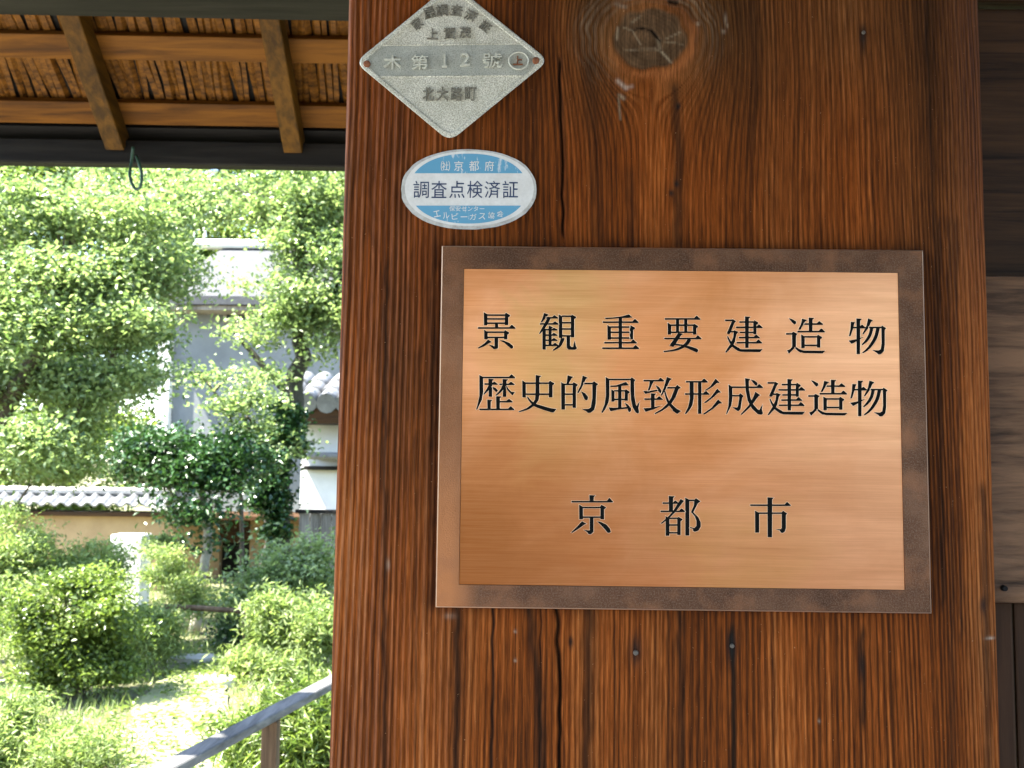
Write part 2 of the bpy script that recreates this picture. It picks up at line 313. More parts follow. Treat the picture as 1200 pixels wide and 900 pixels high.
# ================================================================== COPPER PLAQUE
YP = .8
tl, br = at(518,288,YP), at(1092,719,YP); PX0 = (at(518,288,YP).x+at(510,712,YP).x)/2; PX1 = (at(1082,293,YP).x+at(1092,719,YP).x)/2
PZ1 = (at(518,288,YP).z+at(1082,293,YP).z)/2; PZ0 = (at(510,712,YP).z+at(1092,719,YP).z)/2
YI = YP+.0008
IX0 = (at(544,315,YI).x+at(538,684,YI).x)/2; IX1 = (at(1051,320,YI).x+at(1061,692,YI).x)/2
IZ1 = (at(544,315,YI).z+at(1051,320,YI).z)/2; IZ0 = (at(538,684,YI).z+at(1061,692,YI).z)/2
k = NT('oxidised_copper_rim'); s1 = k.noise(850, None, 2, .7); s2 = k.noise(16, None, 6, .65)
c = k.ramp(s2, [(.3, (.060,.025,.011)), (.5, (.11,.050,.024)), (.72, (.22,.11,.06))])
c = k.mix(k.ramp(s1, [(.45, (0,0,0)), (.72, (.75,.75,.75))]), c, (.21,.135,.095))
sx = k.n('SeparateXYZ'); k.l(k.tc.outputs['Generated'], sx.inputs[0])
low = k.math('MULTIPLY', k.ramp(sx.outputs['X'], [(.03, (1,)*3), (.09, (0,)*3)]), k.ramp(k.math('ADD', sx.outputs['Z'], k.math('MULTIPLY', k.noise(22, None, 5, .6), .35)), [(.25, (.95,)*3), (1.05, (.15,)*3)]))
c = k.mix(low, c, (.42,.17,.065))
c = k.mix(k.ramp(k.noise(30, None, 5, .6), [(.5, (0,)*3), (.7, (.55,)*3)]), c, (.30,.13,.06))
k.base(c).set(Metallic=.85, Roughness=k.ramp(s1, [(.3, (.42,)*3), (.7, (.58,)*3)])); k.bump(s1, .5, .0006); M['rim'] = k.m
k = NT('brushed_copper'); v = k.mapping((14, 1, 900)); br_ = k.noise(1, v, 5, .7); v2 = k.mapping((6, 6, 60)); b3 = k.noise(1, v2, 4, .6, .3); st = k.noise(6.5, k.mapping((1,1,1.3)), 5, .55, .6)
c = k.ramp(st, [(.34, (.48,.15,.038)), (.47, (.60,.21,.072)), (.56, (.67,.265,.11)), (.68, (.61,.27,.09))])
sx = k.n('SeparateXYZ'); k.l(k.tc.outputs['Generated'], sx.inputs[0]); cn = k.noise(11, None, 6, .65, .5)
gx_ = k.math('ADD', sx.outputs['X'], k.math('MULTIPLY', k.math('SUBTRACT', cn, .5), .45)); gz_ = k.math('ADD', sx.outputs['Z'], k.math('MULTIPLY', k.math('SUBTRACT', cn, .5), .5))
c = k.mix(k.ramp(gx_, [(.55, (0,)*3), (.95, (.8,)*3)]), c, (.82,.40,.21))  # blurred reflections painted into the copper: pinkish right, darker orange lower left
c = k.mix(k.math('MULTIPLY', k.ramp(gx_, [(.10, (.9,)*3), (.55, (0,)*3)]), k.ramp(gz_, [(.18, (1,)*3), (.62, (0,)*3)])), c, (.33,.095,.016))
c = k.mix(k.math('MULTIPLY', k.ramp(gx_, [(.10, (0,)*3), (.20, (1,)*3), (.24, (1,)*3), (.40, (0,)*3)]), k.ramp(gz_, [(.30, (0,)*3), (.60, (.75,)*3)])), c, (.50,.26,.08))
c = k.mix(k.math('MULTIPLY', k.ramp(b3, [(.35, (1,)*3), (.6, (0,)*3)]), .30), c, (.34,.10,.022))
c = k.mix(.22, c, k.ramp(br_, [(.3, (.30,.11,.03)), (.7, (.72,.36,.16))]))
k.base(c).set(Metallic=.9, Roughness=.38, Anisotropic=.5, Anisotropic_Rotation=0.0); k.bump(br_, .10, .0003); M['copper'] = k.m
M['rim_edge'] = NT('worn_copper_edge').base((.90,.66,.46)).set(Metallic=.9, Roughness=.4).m
M['engraving'] = NT('black_filled_engraving').base((.004,.0045,.004)).set(Roughness=.8, Specular_IOR_Level=.08).m
plaque = tag(empty('plaque', ((PX0+PX1)/2, YP+.009, (PZ0+PZ1)/2)), 'copper plaque with engraved black Japanese lettering and darkened rim, mounted on the wide post', 'plaque')
def pchild(me, name, mat, par=plaque, mats=None):
    o = link(name, me, mat, par, mats); o.matrix_parent_inverse = Matrix.Translation(-plaque.location); return o
b = bmesh.new(); yb = YF-.0008; cb = .0009
def ringv(x0, x1, z0, z1, y): return [b.verts.new((x0,y,z0)), b.verts.new((x1,y,z0)), b.verts.new((x1,y,z1)), b.verts.new((x0,y,z1))]
R_ = [ringv(PX0,PX1,PZ0,PZ1,yb+.004), ringv(PX0,PX1,PZ0,PZ1,YP+cb), ringv(PX0+cb,PX1-cb,PZ0+cb,PZ1-cb,YP), ringv(IX0-.0003,IX1+.0003,IZ0-.0003,IZ1+.0003,YP), ringv(IX0,IX1,IZ0,IZ1,YI+.0012)]
for a_, c_ in zip(R_, R_[1:]):
    for i in range(4): b.faces.new((a_[i], a_[(i+1)%4], c_[(i+1)%4], c_[i]))
b.faces.new(R_[0][::-1])
for i, f in enumerate(b.faces): f.material_index = 1 if 4 <= i < 8 else 0
me = bpy.data.meshes.new('plaque_rim'); bmesh.ops.recalc_face_normals(b, faces=b.faces); b.to_mesh(me); b.free()
M['outer_edge'] = NT('rim_outer_edge').base((.50,.33,.22)).set(Metallic=.9, Roughness=.45).m
pchild(me, 'rim', None, mats=[M['rim'], M['outer_edge']])
# ---- glyph strokes, on a 90 x 90 field
def H(x1, x2, y, u=0, t=2.1):
    out = [[(x1, y-t/2), (x2, y-t/2), (x2, y+t/2), (x1, y+t/2)]]
    if u: out.append([(x2-10, y-.4), (x2-6, y-5*min(u,1.2)), (x2-4.6, y-5*min(u,1.2)), (x2+1, y+.4), (x2+.5, y+t/2), (x2-9, y+t/2)])
    return out
def VL(x, y1, y2, w=5.5): return [[(x-w/2-.3, y1), (x+w/2, y1+3.6), (x+w/2, y2), (x-w/2, y2)]]
def VR(x, y1, y2, w=5.5): return [[(x-w/2, y1+3), (x-w/2+1.5, y1), (x+w/2+3.4, y1+4.3), (x+w/2+2.4, y1+6), (x+w/2, y1+7.5), (x+w/2, y2), (x-w/2, y2)]]
def VT(x, y1, y2, w=5.5): return [[(x-w/2-.5, y1), (x+w/2+3, y1+.6), (x+w/2+.4, y1+3.2), (x+w/2, y2), (x-w/2, y2)]]
def V0(x, y1, y2, w=5.5): return [[(x-w/2, y1), (x+w/2, y1), (x+w/2, y2), (x-w/2, y2)]]
def P(*p): return [list(p)]
def S(*p):
    q = smooth_path([(a, b_, c) for a, b_, c in p], 4); L, Rr = [], []
    for i in range(len(q)):
        t = (q[min(i+1, len(q)-1)]-q[max(i-1, 0)]); n = Vector((-t.y, t.x)).normalized()*max(q[i].z, .8)/2
        L.append((q[i].x+n.x, q[i].y+n.y)); Rr.append((q[i].x-n.x, q[i].y-n.y))
    return [[L[i], L[i+1], Rr[i+1], Rr[i]] for i in range(len(L)-1)]
G = {}
G['景'] = VL(24.3,9,31.5)+H(27,59,13.8)+H(27,59,20.5)+H(27,59,28)+VR(61,10,31)+V0(43.5,28,37,5)+H(11,75.5,36.4,1)+VL(24.8,40,56)+H(27,58,43.8)+H(27,58,53)+VR(59.5,40.5,56)+V0(43,53,71,6)+P((30,66),(37,67.5),(40.5,70),(46,69),(45,72.5),(38.5,73.5),(36,71))+P((11,71.5),(22,64),(28.5,57),(34.5,61),(30,63),(22,68),(12,72))+P((49,58.5),(55,58.5),(66,63),(72,68),(72.5,71),(69,72.5),(65,69),(57,62))
G['観'] = P((17.5,10.5),(25,13),(22,16),(13.5,26.5),(12,26),(15,19))+H(21,41,18.5,.8)+H(10.5,42,29.3,.8)+S((27,18,5),(22,27,5),(16,37,4),(9.5,46.5,1.2))+V0(17.5,38,74)+H(18,40,39.5,.6)+P((26,32.5),(33,35.5),(30.6,38),(30.4,67),(25.6,67),(25.6,36))+H(19,40,49,.7)+H(19,40,58,.7)+H(19,42,67,.8)+VL(46.5,13,53.5)+VR(67.5,13,52.5)+H(49,65,15.8)+H(49,65,27.2)+H(49,65,38.2)+H(49,65,50.3)+S((50.5,54,6),(48,61,5.5),(43,69,4),(33.5,75.5,1.2))+P((57.2,51),(62.8,51),(63,68),(65,70),(69,70),(69.5,65),(71.5,59),(73,68),(75,72),(72,74.5),(60,74),(57.5,71))
G['重'] = P((17,19),(30,18.3),(48,16),(54,14),(58.5,13),(64.5,18),(50,18.5),(40,19),(18,20.6))+H(13,74.5,26.2,1)+V0(43.5,17.5,71.5)+VL(24,31.5,56.5)+VR(63,32,56)+H(26,60,34.8)+H(26,60,44)+H(26,60,54)+H(15.5,71.5,62.3,1)+H(12,75.5,72,1)
G['要'] = H(14,75,17.5,1)+V0(36,18,41,5)+V0(50.5,18,41,5)+VL(22,24.5,44.5)+VR(66,26,44.5)+H(23,64,28.5)+H(23,64,41)+H(13,77,52,1)+P((37.5,42),(45,44),(41.5,47),(30,65),(28,66.5),(22.5,64))+S((30,62,2),(42,63.8,2.5),(54,67,4),(66,71.5,5.5),(71.5,74,4.5))+S((57,53,6),(53,60,5.5),(46,66,4.5),(35,71,3),(24,73.5,2),(12,74.8,1.5))
G['建'] = H(12,24,20)+P((24.5,18),(30.5,21.5),(28,24),(20,43.5),(17.5,44.3),(15,42.5),(23,24))+H(21,29,40)+P((27.5,37.5),(34.5,40.5),(31.5,44),(28.5,58),(25,65),(13.5,76.5),(12.3,75.5),(21,62),(26,50))+S((16,48.5,1.5),(20,57,3),(26,65,4),(36,71.8,5))+P((34,69.5),(40,71),(77,71),(73,75.5),(39,75),(32,72))+VT(50,13.5,68)+H(37,62,23)+VR(64,20,44,5)+H(31,76.5,32.3,.9)+H(38,62,41.2)+H(36,71.5,50.2,.9)+H(32,75.5,59.3,1)
G['造'] = P((16,16.5),(21,18),(28,22),(28.3,25),(25.5,27),(22,24))+P((39,17.5),(47.5,19.5),(44,22),(36,36),(33,36),(37,27))+VT(54,15.5,40)+H(43,74.5,26.5,.9)+H(31,78,39.8,1)+H(11,22,43.8)+P((21.5,42),(24,40.5),(30.5,44),(28,46.5),(28,66.5),(21.6,66.5))+P((28,65.8),(24,70),(16.5,77.5),(15.5,78),(13,73),(18,71),(22.3,66))+S((27,67,2),(32,71.5,3.5),(38,74.8,4.3))+P((36,72),(42,73.5),(79,73.8),(75,77.7),(42,77.2),(36,75))+VL(40.5,45,68.5)+VR(68,45.5,67.5)+H(42,66,49)+H(42,66,64)
G['物'] = P((15.5,20),(22,20.5),(20.5,24),(19,31),(14.5,44.5),(12,44.5),(14.5,33))+H(19,40,29.8,.9)+VT(28.3,14,76)+P((12,53),(25,50.5),(40,45.3),(31,50),(18,57.5),(16.5,58))+P((45.5,14),(53.5,17),(50,20),(46,30),(37,41.5),(36,40.5),(43,26))+H(47,70,29.6)+P((69,29),(70,26.5),(77,31),(74.5,33.5),(74.5,60),(73,71),(68,76),(63.5,76.5),(61,74),(53.5,69.6),(64,70.3),(68,68),(69.5,58))+S((52,30,5.3),(49,42,5),(43,52,4),(35,60,1.5))+S((63,30,5.5),(59,46,5.5),(51,60,4.5),(43,69,3),(36,74,1.2))
G['歴'] = H(18,79.5,15.5,1)+P((18,11.5),(24,15),(24.3,40),(22,54),(14,71),(12.3,71.8),(15,62),(18,48))+VT(37,18,49)+H(27,49,27,.8)+S((36,30,4),(32,37,3.5),(25.5,45,1.2))+P((40,32),(46,34),(50,38),(47.5,41),(43,37))+VT(62,18.5,49)+H(53,78.5,27.5,.8)+S((60,30,4),(56,38,3.5),(46.5,47.5,1.2))+P((65,30),(69,36),(74,41),(79.5,41.5),(76,46.5),(72,43),(66,36))+VT(50.5,48.5,71)+H(53,75,58,.9)+VT(34.8,54.5,71,5)+H(18,78,71.5,1)
G['史'] = VL(21.3,19.5,48.5)+VR(68,20,48.5,6)+H(24,66,24)+H(24,66,43.3)+P((42,10),(51,11.5),(48,14),(48,45),(46.5,54),(40,62.5),(30,69.5),(13,74.8),(12,73.8),(26,68),(36,60.5),(40.5,53),(41.5,45))+S((27,48,1.2),(32,55,3),(40,62,4.5),(52,66.5,5.5),(66,70.8,6),(72,72.3,6))+P((66,67.8),(77.5,69.8),(73,75.3),(68,74))
G['的'] = P((21.5,10.5),(30.5,13),(28,15.5),(22.3,25.5),(19.7,25.5),(20.8,17))+VL(13.5,22.5,70,6)+VR(33,22.5,67)+H(15,31,26)+H(15,31,43.3)+H(15,31,62)+P((48,11),(56,14.5),(53,16.5),(46,32),(40,41.5),(38.5,40.5),(44.5,28))+H(50,66,24.5)+P((65,23.5),(67.5,21),(74.5,25.7),(71.8,28.5),(70.5,60),(68,70.5),(62,75.5),(57,76),(54,73),(47,69.6),(58,69.5),(62.3,67),(65,50))+P((45,38.5),(52,42),(57,48),(56.5,52.5),(54,53.8),(51,52),(48.5,46))
G['風'] = P((16.5,12),(22.5,15.5),(22.5,45),(21,56),(16,67),(10.5,74.5),(9,73.5),(14.5,60),(16.8,45))+H(20,61,16)+P((60,15.5),(62,12.5),(68,17),(66,20),(66.5,45),(69,60),(70.8,63.5),(72.5,60),(76,54.5),(73.5,66),(74.8,73.5),(73,75.8),(69,73.5),(64,65),(61,52),(60,35))+P((24,27.2),(35,26.5),(45,23),(52,20.5),(56.5,26),(45,26.7),(36,28.5),(25,28.7))+V0(41,26,66.5)+VL(29,33.5,54.5,5)+VR(52.5,33.5,53,5)+H(31,50,36)+H(31,50,51)+P((21.5,65.3),(30,66),(45,65.5),(54,64.5),(54,66.8),(40,68.3),(27,71),(25,71.5))+P((49.5,57),(55,60),(60.5,66.5),(60.5,71),(58,73.5),(56,71.5),(54,65))
G['致'] = H(11,46,16.5,.9)+P((22,17),(29,17),(26,22),(20.7,34.5),(18.3,34.5),(21,25))+P((11,35),(20,35),(35,32.5),(35,34.5),(20,37.8),(14.5,39.5),(13.5,39))+P((32,24.5),(38,28),(42,34),(41.5,37),(40,38.5),(37,35))+VT(27,39,65)+H(12.5,43.5,49,.9)+P((11,65.3),(25,64.5),(45,60),(30,66),(16,70.5),(14.5,71))+P((52,10.5),(60,13.5),(57,15.5),(51,29),(43,42.5),(41.5,42),(47,28))+H(52,68,29)+P((67,28),(70,24.5),(76,29),(72,31.5),(67,45),(60,56),(52,63.5),(42,70),(31,75.3),(30.5,74),(43,66.5),(54,56),(60,46))+S((48,35,1.5),(51,46,2.8),(55,55,4),(61,62.5,5),(67,68,5.5))+P((64,63.5),(76,70),(70,74.8),(62,69))
G['形'] = H(12,49,17,1)+H(10.5,52,38.5,1)+P((18.5,17),(25,17),(25.3,45),(23,58),(17,68),(12,73.3),(10.5,73),(16,61),(18.8,48))+V0(36,17,73)+P((64,12),(70.5,18.5),(66,19),(58,26),(46,32.8),(45,32.3),(55,25))+P((67,29.5),(73,35.5),(68.5,36),(60,44),(47,53.7),(44,53.3),(56,44))+P((68.5,48.5),(75,54.5),(70,55),(60,64),(45,73.7),(42,73.5),(57,63))
G['成'] = H(17,74,26.6,1)+P((15,22.5),(21,26),(21.3,45),(19.5,58),(12,73),(10.5,74),(14.5,60),(15.5,45))+H(20,35,41.5)+P((33.5,40),(35,37.5),(41,42),(38.5,45),(37,55),(35.5,65),(31.5,68.5),(29,67),(22,62),(30,62.6),(31.5,60),(33.5,48))+P((44,11),(52.5,12.5),(50,15.5),(50.5,30),(53,45),(58,57),(66,66),(69.5,67),(71,63),(74.5,57),(73,66),(75,72.5),(72,74.5),(66,73.5),(56,64),(48.5,50),(45,32))+P((54,13.5),(60,15),(65,19),(65,22.5),(63.5,24),(60,21))+P((62,35),(70,40.5),(67,42),(60,52),(52,62),(38,74.5),(36.5,74),(50,59),(58,45))
G['京'] = VT(44,8,19.5,6.5)+H(9,80.5,19.3,1.2)+VL(25.5,25,50,6)+VR(62.7,25,50,6)+H(27,60,29.5)+H(27,60,46.5)+V0(44,46.5,73,6)+P((30,69),(38,70),(42,70),(47,69),(45,74.5),(42,76.5),(38.5,76),(36,72.5))+P((27,54),(34.5,58),(31,59.5),(22,66),(10,73.7),(8.5,73.3),(18,64))+P((54,54),(60,55),(70,60),(76,67),(77.5,72.5),(74.5,74),(72,73.5),(66,66))
G['都'] = VT(26,9.5,37,6.5)+H(11.5,39,21.8,.8)+H(8,50,36.3,.9)+P((43,15),(48.5,18),(46,21),(34,37),(22,49),(10,57.8),(8,57.5),(20,47),(30,36),(39,21))+VL(20,45,79,6)+VR(40,46,77.5,5.5)+H(22,38,48.5)+H(22,38,60.3)+H(22,38,74)+VL(54.8,12.5,78.5,6.5)+H(57,69,17)+P((67,17),(70,13.5),(77.5,18.7),(73,22),(65,38),(74,47),(78,56),(78,63),(74,70),(68,72),(65,70.5),(65,67),(59,65.2),(60,64.2),(67,66),(71,62),(71,53),(68,45),(61.5,37.5),(66.5,26))
G['市'] = VT(42.3,10.5,80,7)+H(8,78,24,1)+VL(20,34,72,6.5)+H(22,65,38)+P((63.5,37),(65.5,34),(72.5,38.8),(70.2,41.5),(70.3,64),(68.5,70),(65,72.5),(62,72),(59.5,68),(52.5,66.6),(62,66.2),(63.5,64))
LAY = [('景',553,360),('観',626,360),('重',698,360),('要',770,362),('建',842,362),('造',914,362),('物',987,364),
       ('歴',550,432),('史',600,433),('的',651,433),('風',699,434),('致',747,435),('形',796,436),('成',844,436),('建',891.7,435.3),('造',940,434.8),('物',988.7,436.8),
       ('京',664,575),('都',769,575),('市',874,576)]
def cdt_union(polys):
    v, f = [], []
    for q in polys:
        a = sum(q[i][0]*q[(i+1)%len(q)][1]-q[(i+1)%len(q)][0]*q[i][1] for i in range(len(q)))
        if a < 0: q = q[::-1]
        f.append(list(range(len(v), len(v)+len(q)))); v += [Vector(t) for t in q]
    ov, oe, of, _, _, fo = delaunay_2d_cdt(v, [], f, 0, 1e-4)
    return ov, [t for t, o in zip(of, fo) if o]
all_outer = []; glyphs = []
for ch, ox, oy in LAY:
    ov, of = cdt_union(G[ch])
    cnt = {}
    for t in of:
        for i in range(len(t)): cnt.setdefault(frozenset((t[i], t[(i+1)%len(t)])), []).append((t[i], t[(i+1)%len(t)]))
    bd = [e[0] for e in cnt.values() if len(e) == 1]
    nx_ = {}
    for a_, c_ in bd: nx_.setdefault(a_, []).append(c_)
    loops, used = [], set()
    for s0 in bd:
        if s0 in used: continue
        lp = [s0[0]]; e = s0
        while e not in used:
            used.add(e); lp.append(e[1]); c2 = [q for q in nx_[e[1]] if (e[1], q) not in used]
            if not c2: break
            if len(c2) > 1:
                d0 = ov[e[1]]-ov[e[0]]; c2.sort(key=lambda q: d0.angle_signed(ov[q]-ov[e[1]]) if (ov[q]-ov[e[1]]).length > 1e-9 else 0)
            e = (e[1], c2[0])
        loops.append(lp[:-1])
    glyphs.append((ch, ox, oy, ov, of, loops))
def off_loop(pts, d):
    n = len(pts); out = []
    for i in range(n):
        a, b_, c = pts[i-1], pts[i], pts[(i+1)%n]; e1 = (b_-a); e2 = (c-b_)
        if e1.length < 1e-6: e1 = e2
        if e2.length < 1e-6: e2 = e1
        n1_ = Vector((e1.y, -e1.x)).normalized(); n2_ = Vector((e2.y, -e2.x)).normalized(); m = n1_+n2_
        if m.length < .2: m = n1_
        m.normalize(); out.append(b_ + m*d/max(.5, m.dot(n1_)))
    return out
def plane_xz(x, y, ox, oy, Y=YI): p = at(ox+x/1.5, oy+y/1.5, Y); return p.x, p.z
panel_v = [Vector((IX0, IZ0)), Vector((IX1, IZ0)), Vector((IX1, IZ1)), Vector((IX0, IZ1))]; panel_e = [(0,1),(1,2),(2,3),(3,0)]
wallsV, wallsF = [], []; segs = []; glyph_objs = []
for ch, ox, oy, ov, of, loops in glyphs:
    gv, gf = [], []
    for v in ov: x, z_ = plane_xz(v.x, v.y, ox, oy); gv.append((x, YI+.0002, z_))
    gf = [tuple(t) for t in of]
    for lp in loops:
        pts = [ov[i] for i in lp]; o1 = off_loop(pts, .95)
        A = [plane_xz(p.x, p.y, ox, oy) for p in o1]; Q = [plane_xz(p.x, p.y, ox, oy) for p in off_loop(pts, .45)]; B = [plane_xz(p.x, p.y, ox, oy) for p in pts]; n = len(A)
        s = len(panel_v); panel_v += [Vector(a_) for a_ in A]; panel_e += [(s+i, s+(i+1)%n) for i in range(n)]
        segs += [(A[i], A[(i+1)%n]) for i in range(n)]
        s = len(wallsV); wallsV += [(a_[0], YI, a_[1]) for a_ in A]+[(q[0], YI+.00007, q[1]) for q in Q]
        wallsF += [(s+i, s+(i+1)%n, s+n+(i+1)%n, s+n+i) for i in range(n)]
        s2 = len(gv); gv += [(q[0], YI+.00006, q[1]) for q in Q]+[(q[0], YI+.0002, q[1]) for q in B]; gf += [(s2+i, s2+(i+1)%n, s2+n+(i+1)%n, s2+n+i) for i in range(n)]
    glyph_objs.append((ch, gv, gf))
ov, oe, of, *_ = delaunay_2d_cdt(panel_v, panel_e, [], 1, 1e-7)
vx = np.array([[v.x, v.y] for v in ov]); tri = np.array([t[:3] for t in of]); cen = vx[tri].mean(1)
sg = np.array([[*a_, *c_] for a_, c_ in segs]); inside = np.zeros(len(cen), int)
for x1, y1, x2, y2 in sg:
    m = (y1 > cen[:, 1]) != (y2 > cen[:, 1])
    if y1 != y2: inside += (m & (cen[:, 0] < (x2-x1)*(cen[:, 1]-y1)/(y2-y1)+x1)).astype(int)*(1 if y2 > y1 else -1)
keep = [tuple(t) for t, q in zip(of, inside) if q == 0]
pv = [(v.x, YI, v.y) for v in ov]; s = len(pv); pf = keep + [tuple(q+s for q in t) for t in wallsF]; pv += wallsV
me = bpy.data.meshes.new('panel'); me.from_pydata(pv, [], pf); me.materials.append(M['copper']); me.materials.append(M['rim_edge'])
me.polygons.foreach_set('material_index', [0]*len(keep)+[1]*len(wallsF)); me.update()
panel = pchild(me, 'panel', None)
for ch, gv, gf in glyph_objs:
    me = bpy.data.meshes.new('character'); me.from_pydata(gv, [], gf); me.update()
    o = link('engraved_character', me, M['engraving'], panel)
# ================================================================== lettering helper (built-in font turned to mesh)
def text_mesh(body, size, depth=0, off=0, bevel=0, sx=1):
    c = bpy.data.curves.new('lettering', 'FONT'); c.body = body; c.size = size; c.align_x = 'CENTER'; c.align_y = 'CENTER'; c.extrude = depth; c.offset = off; c.bevel_depth = bevel; c.resolution_u = 4
    o = bpy.data.objects.new('lettering', c); COL.objects.link(o); bpy.context.view_layer.update()
    me = bpy.data.meshes.new_from_object(o.evaluated_get(bpy.context.evaluated_depsgraph_get()))
    bpy.data.objects.remove(o); bpy.data.curves.remove(c)
    if len(me.vertices):      # centre each piece of lettering on its own box
        co = np.empty(len(me.vertices)*3, np.float32); me.vertices.foreach_get('co', co); co = co.reshape(-1, 3)
        mid = (co.min(0)+co.max(0))/2; mid[2] = 0; co -= mid; co[:, 0] *= sx; me.vertices.foreach_set('co', co.ravel()); me.update()
    return me
def put_text(body, px, py, hpx, y, name, mat, par, depth=0, off=0, bevel=0, rot=0, wpx=None):
    """lettering standing on the plane y, centred on a photo position, hpx tall"""
    me = text_mesh(body, .02, depth, off, bevel)
    co = np.empty(len(me.vertices)*3, np.float32); me.vertices.foreach_get('co', co); co = co.reshape(-1, 3)
    h = co[:, 1].max()-co[:, 1].min(); w = co[:, 0].max()-co[:, 0].min(); s = hpx/FPX*y/h; co[:, 1] *= s; co[:, 0] *= (wpx/FPX*y/w if wpx else s); me.vertices.foreach_set('co', co.ravel()); me.update()
    p = at(px, py, y); o = link(name, me, mat); 
    o.matrix_world = Matrix.Translation(p) @ Matrix.Rotation(rot+rad(-.15), 4, 'Y') @ Matrix.Rotation(rad(90), 4, 'X')
    o.parent = par; o.matrix_parent_inverse = Matrix.Translation(-par.location); return o
# ================================================================== CAST DIAMOND NUMBER PLATE
k = NT('weathered_cast_aluminium'); s1 = k.noise(900, None, 3, .7); s2 = k.noise(60, None, 6, .65); s3 = k.noise(300, None, 2, .5)
c = k.ramp(s2, [(.3, (.50,.49,.40)), (.6, (.70,.69,.59)), (.8, (.78,.76,.66))])
c = k.mix(k.ramp(s1, [(.42, (.7,)*3), (.58, (0,)*3)]), c, (.16,.16,.115)); 
k.base(c).set(Metallic=.1, Roughness=.62); k.bump(s3, .8, .0007); M['cast'] = k.m
k = NT('band_grey'); s1 = k.noise(900, None, 3, .7); s2 = k.noise(50, None, 6, .65)
c = k.ramp(s2, [(.3, (.30,.32,.28)), (.7, (.45,.46,.40))]); c = k.mix(k.ramp(s1, [(.36, (.6,)*3), (.5, (0,)*3)]), c, (.12,.13,.11)); k.base(c).set(Metallic=.25, Roughness=.6); k.bump(s1, .5, .0005); M['cast_band'] = k.m
M['cast_text_dark'] = rough_mat('cast_text_grimy', (.055,.05,.035), (.24,.23,.18), 500, .7, .3, .0005, 600)
M['cast_text_light'] = rough_mat('cast_text_worn', (.34,.345,.28), (.55,.55,.46), 300, .6, .3, .0005, 600)
M['rust'] = rough_mat('rust', (.10,.03,.012), (.26,.10,.04), 300, .9, .4, .001, 600)
YD = YF-.0045
def dia_pts(inset, y, cr=14, n=6):
    c = [(416,73), (529.5,-20), (643,71), (527,166)]; cx, cy = 529, 73; out = []
    c = [((x-cx)*(1-inset/80.)+cx, (q-cy)*(1-inset/80.)+cy) for x, q in c]
    for i in range(4):
        a, b_, d = c[i-1], c[i], c[(i+1)%4]; va = Vector((a[0]-b_[0], a[1]-b_[1])).normalized()*cr; vd = Vector((d[0]-b_[0], d[1]-b_[1])).normalized()*cr
        for j in range(n+1):
            t = j/n; q = Vector(b_)*(1-t)**2*0 + (Vector(b_)+va)*(1-t)**2 + Vector(b_)*2*t*(1-t) + (Vector(b_)+vd)*t*t
            p = at(q.x, q.y, y); out.append((p.x, y, p.z))
    return out
dsg = tag(empty('number_plate', at(529,73,YF)), 'weathered grey diamond number plate cast with raised characters, top left of the wide post', 'sign')
def dchild(me, name, mat): o = link(name, me, mat, dsg); o.matrix_parent_inverse = Matrix.Translation(-dsg.location); return o
rings = [dia_pts(0, YF+.001), dia_pts(0, YD+.0008), dia_pts(1.0, YD), dia_pts(5, YD), dia_pts(6.5, YD+.0012)]
vs = [v for r in rings for v in r]; n = len(rings[0]); fs = [(i*n+j, i*n+(j+1)%n, (i+1)*n+(j+1)%n, (i+1)*n+j) for i in range(len(rings)-1) for j in range(n)]; fs.append(tuple(range(4*n, 5*n)))
dchild(mesh_from(vs, fs), 'plate', M['cast'])
# the sunk middle band between two ridges
YB = YD+.0011
def quad_px(pts, y): return [tuple((lambda p: (p.x, y, p.z))(at(a_, c_, y))) for a_, c_ in pts]
me = mesh_from(quad_px([(444,54),(617,52),(636,71),(620,88),(443,90),(424,72)], YB), [(0,1,2,3,4,5)]); dchild(me, 'middle_band', M['cast_band'])
for a_, c_ in (((443,53),(616,51)), ((444,90),(618,88.5))):
    b = MB(); p0, p1 = at(*a_, YB), at(*c_, YB); b.beam(p0, p1, .0010, .0012, .0003); dchild(b.mesh(), 'ridge', M['cast'])
for px, py in ((430,75), (628,71)):
    b = MB(); p = at(px, py, YD); b.tube([(p.x, YD+.001, p.z), (p.x, YD-.0006, p.z), (p.x, YD-.0013, p.z)], [.0030, .0030, .0017], 14); dchild(b.mesh(), 'nail_head', M['rust'])
def dtext(ch, px, py, h, mat, rot=0, d=.0006, w=None): o = put_text(ch, px, py, h, YD+.0005, 'raised_character', mat, dsg, d, .0002, 0, rot, w); return o
for ch, px, py, h, r in [('家',489,28,13,-38), ('屋',503,15,14,-18), ('調',518,12,15,-6), ('査',535,12,14,6), ('済',552,18,14,22), ('証',569,31,13,38), ('上',507,40,13,0), ('賀',527,39,15,0), ('茂',545,38,14,0)]:
    dtext(ch, px, py, h, M['cast_text_dark'], rad(r))
for ch, px, py, h, w in [('木',460,73,17,22), ('第',492,73,18,20), ('2',545,70,16,12), ('號',577,71,18,24)]: dtext(ch, px, py, h, M['cast_text_light'], 0, .0011, w)
one = [q for q in V0(45,10,80,11)+P((34,18),(45,8),(50,10),(50,20),(36,24))+P((30,76),(60,76),(60,84),(30,84))]
ov_, of_ = cdt_union(one); me = mesh_from([(p_.x, YD-.0006, p_.z) for p_ in (at(521+(v.x-45)*.21, 71+(v.y-45)*.21, YD) for v in ov_)], [tuple(t) for t in of_]); o_ = link('raised_character', me, M['cast_text_light'], dsg); o_.matrix_parent_inverse = Matrix.Translation(-dsg.location); mo = o_.modifiers.new('thickness', 'SOLIDIFY'); mo.thickness = .0016; mo.offset = 0
dtext('上', 607, 71, 11, M['rust'], 0, .001)
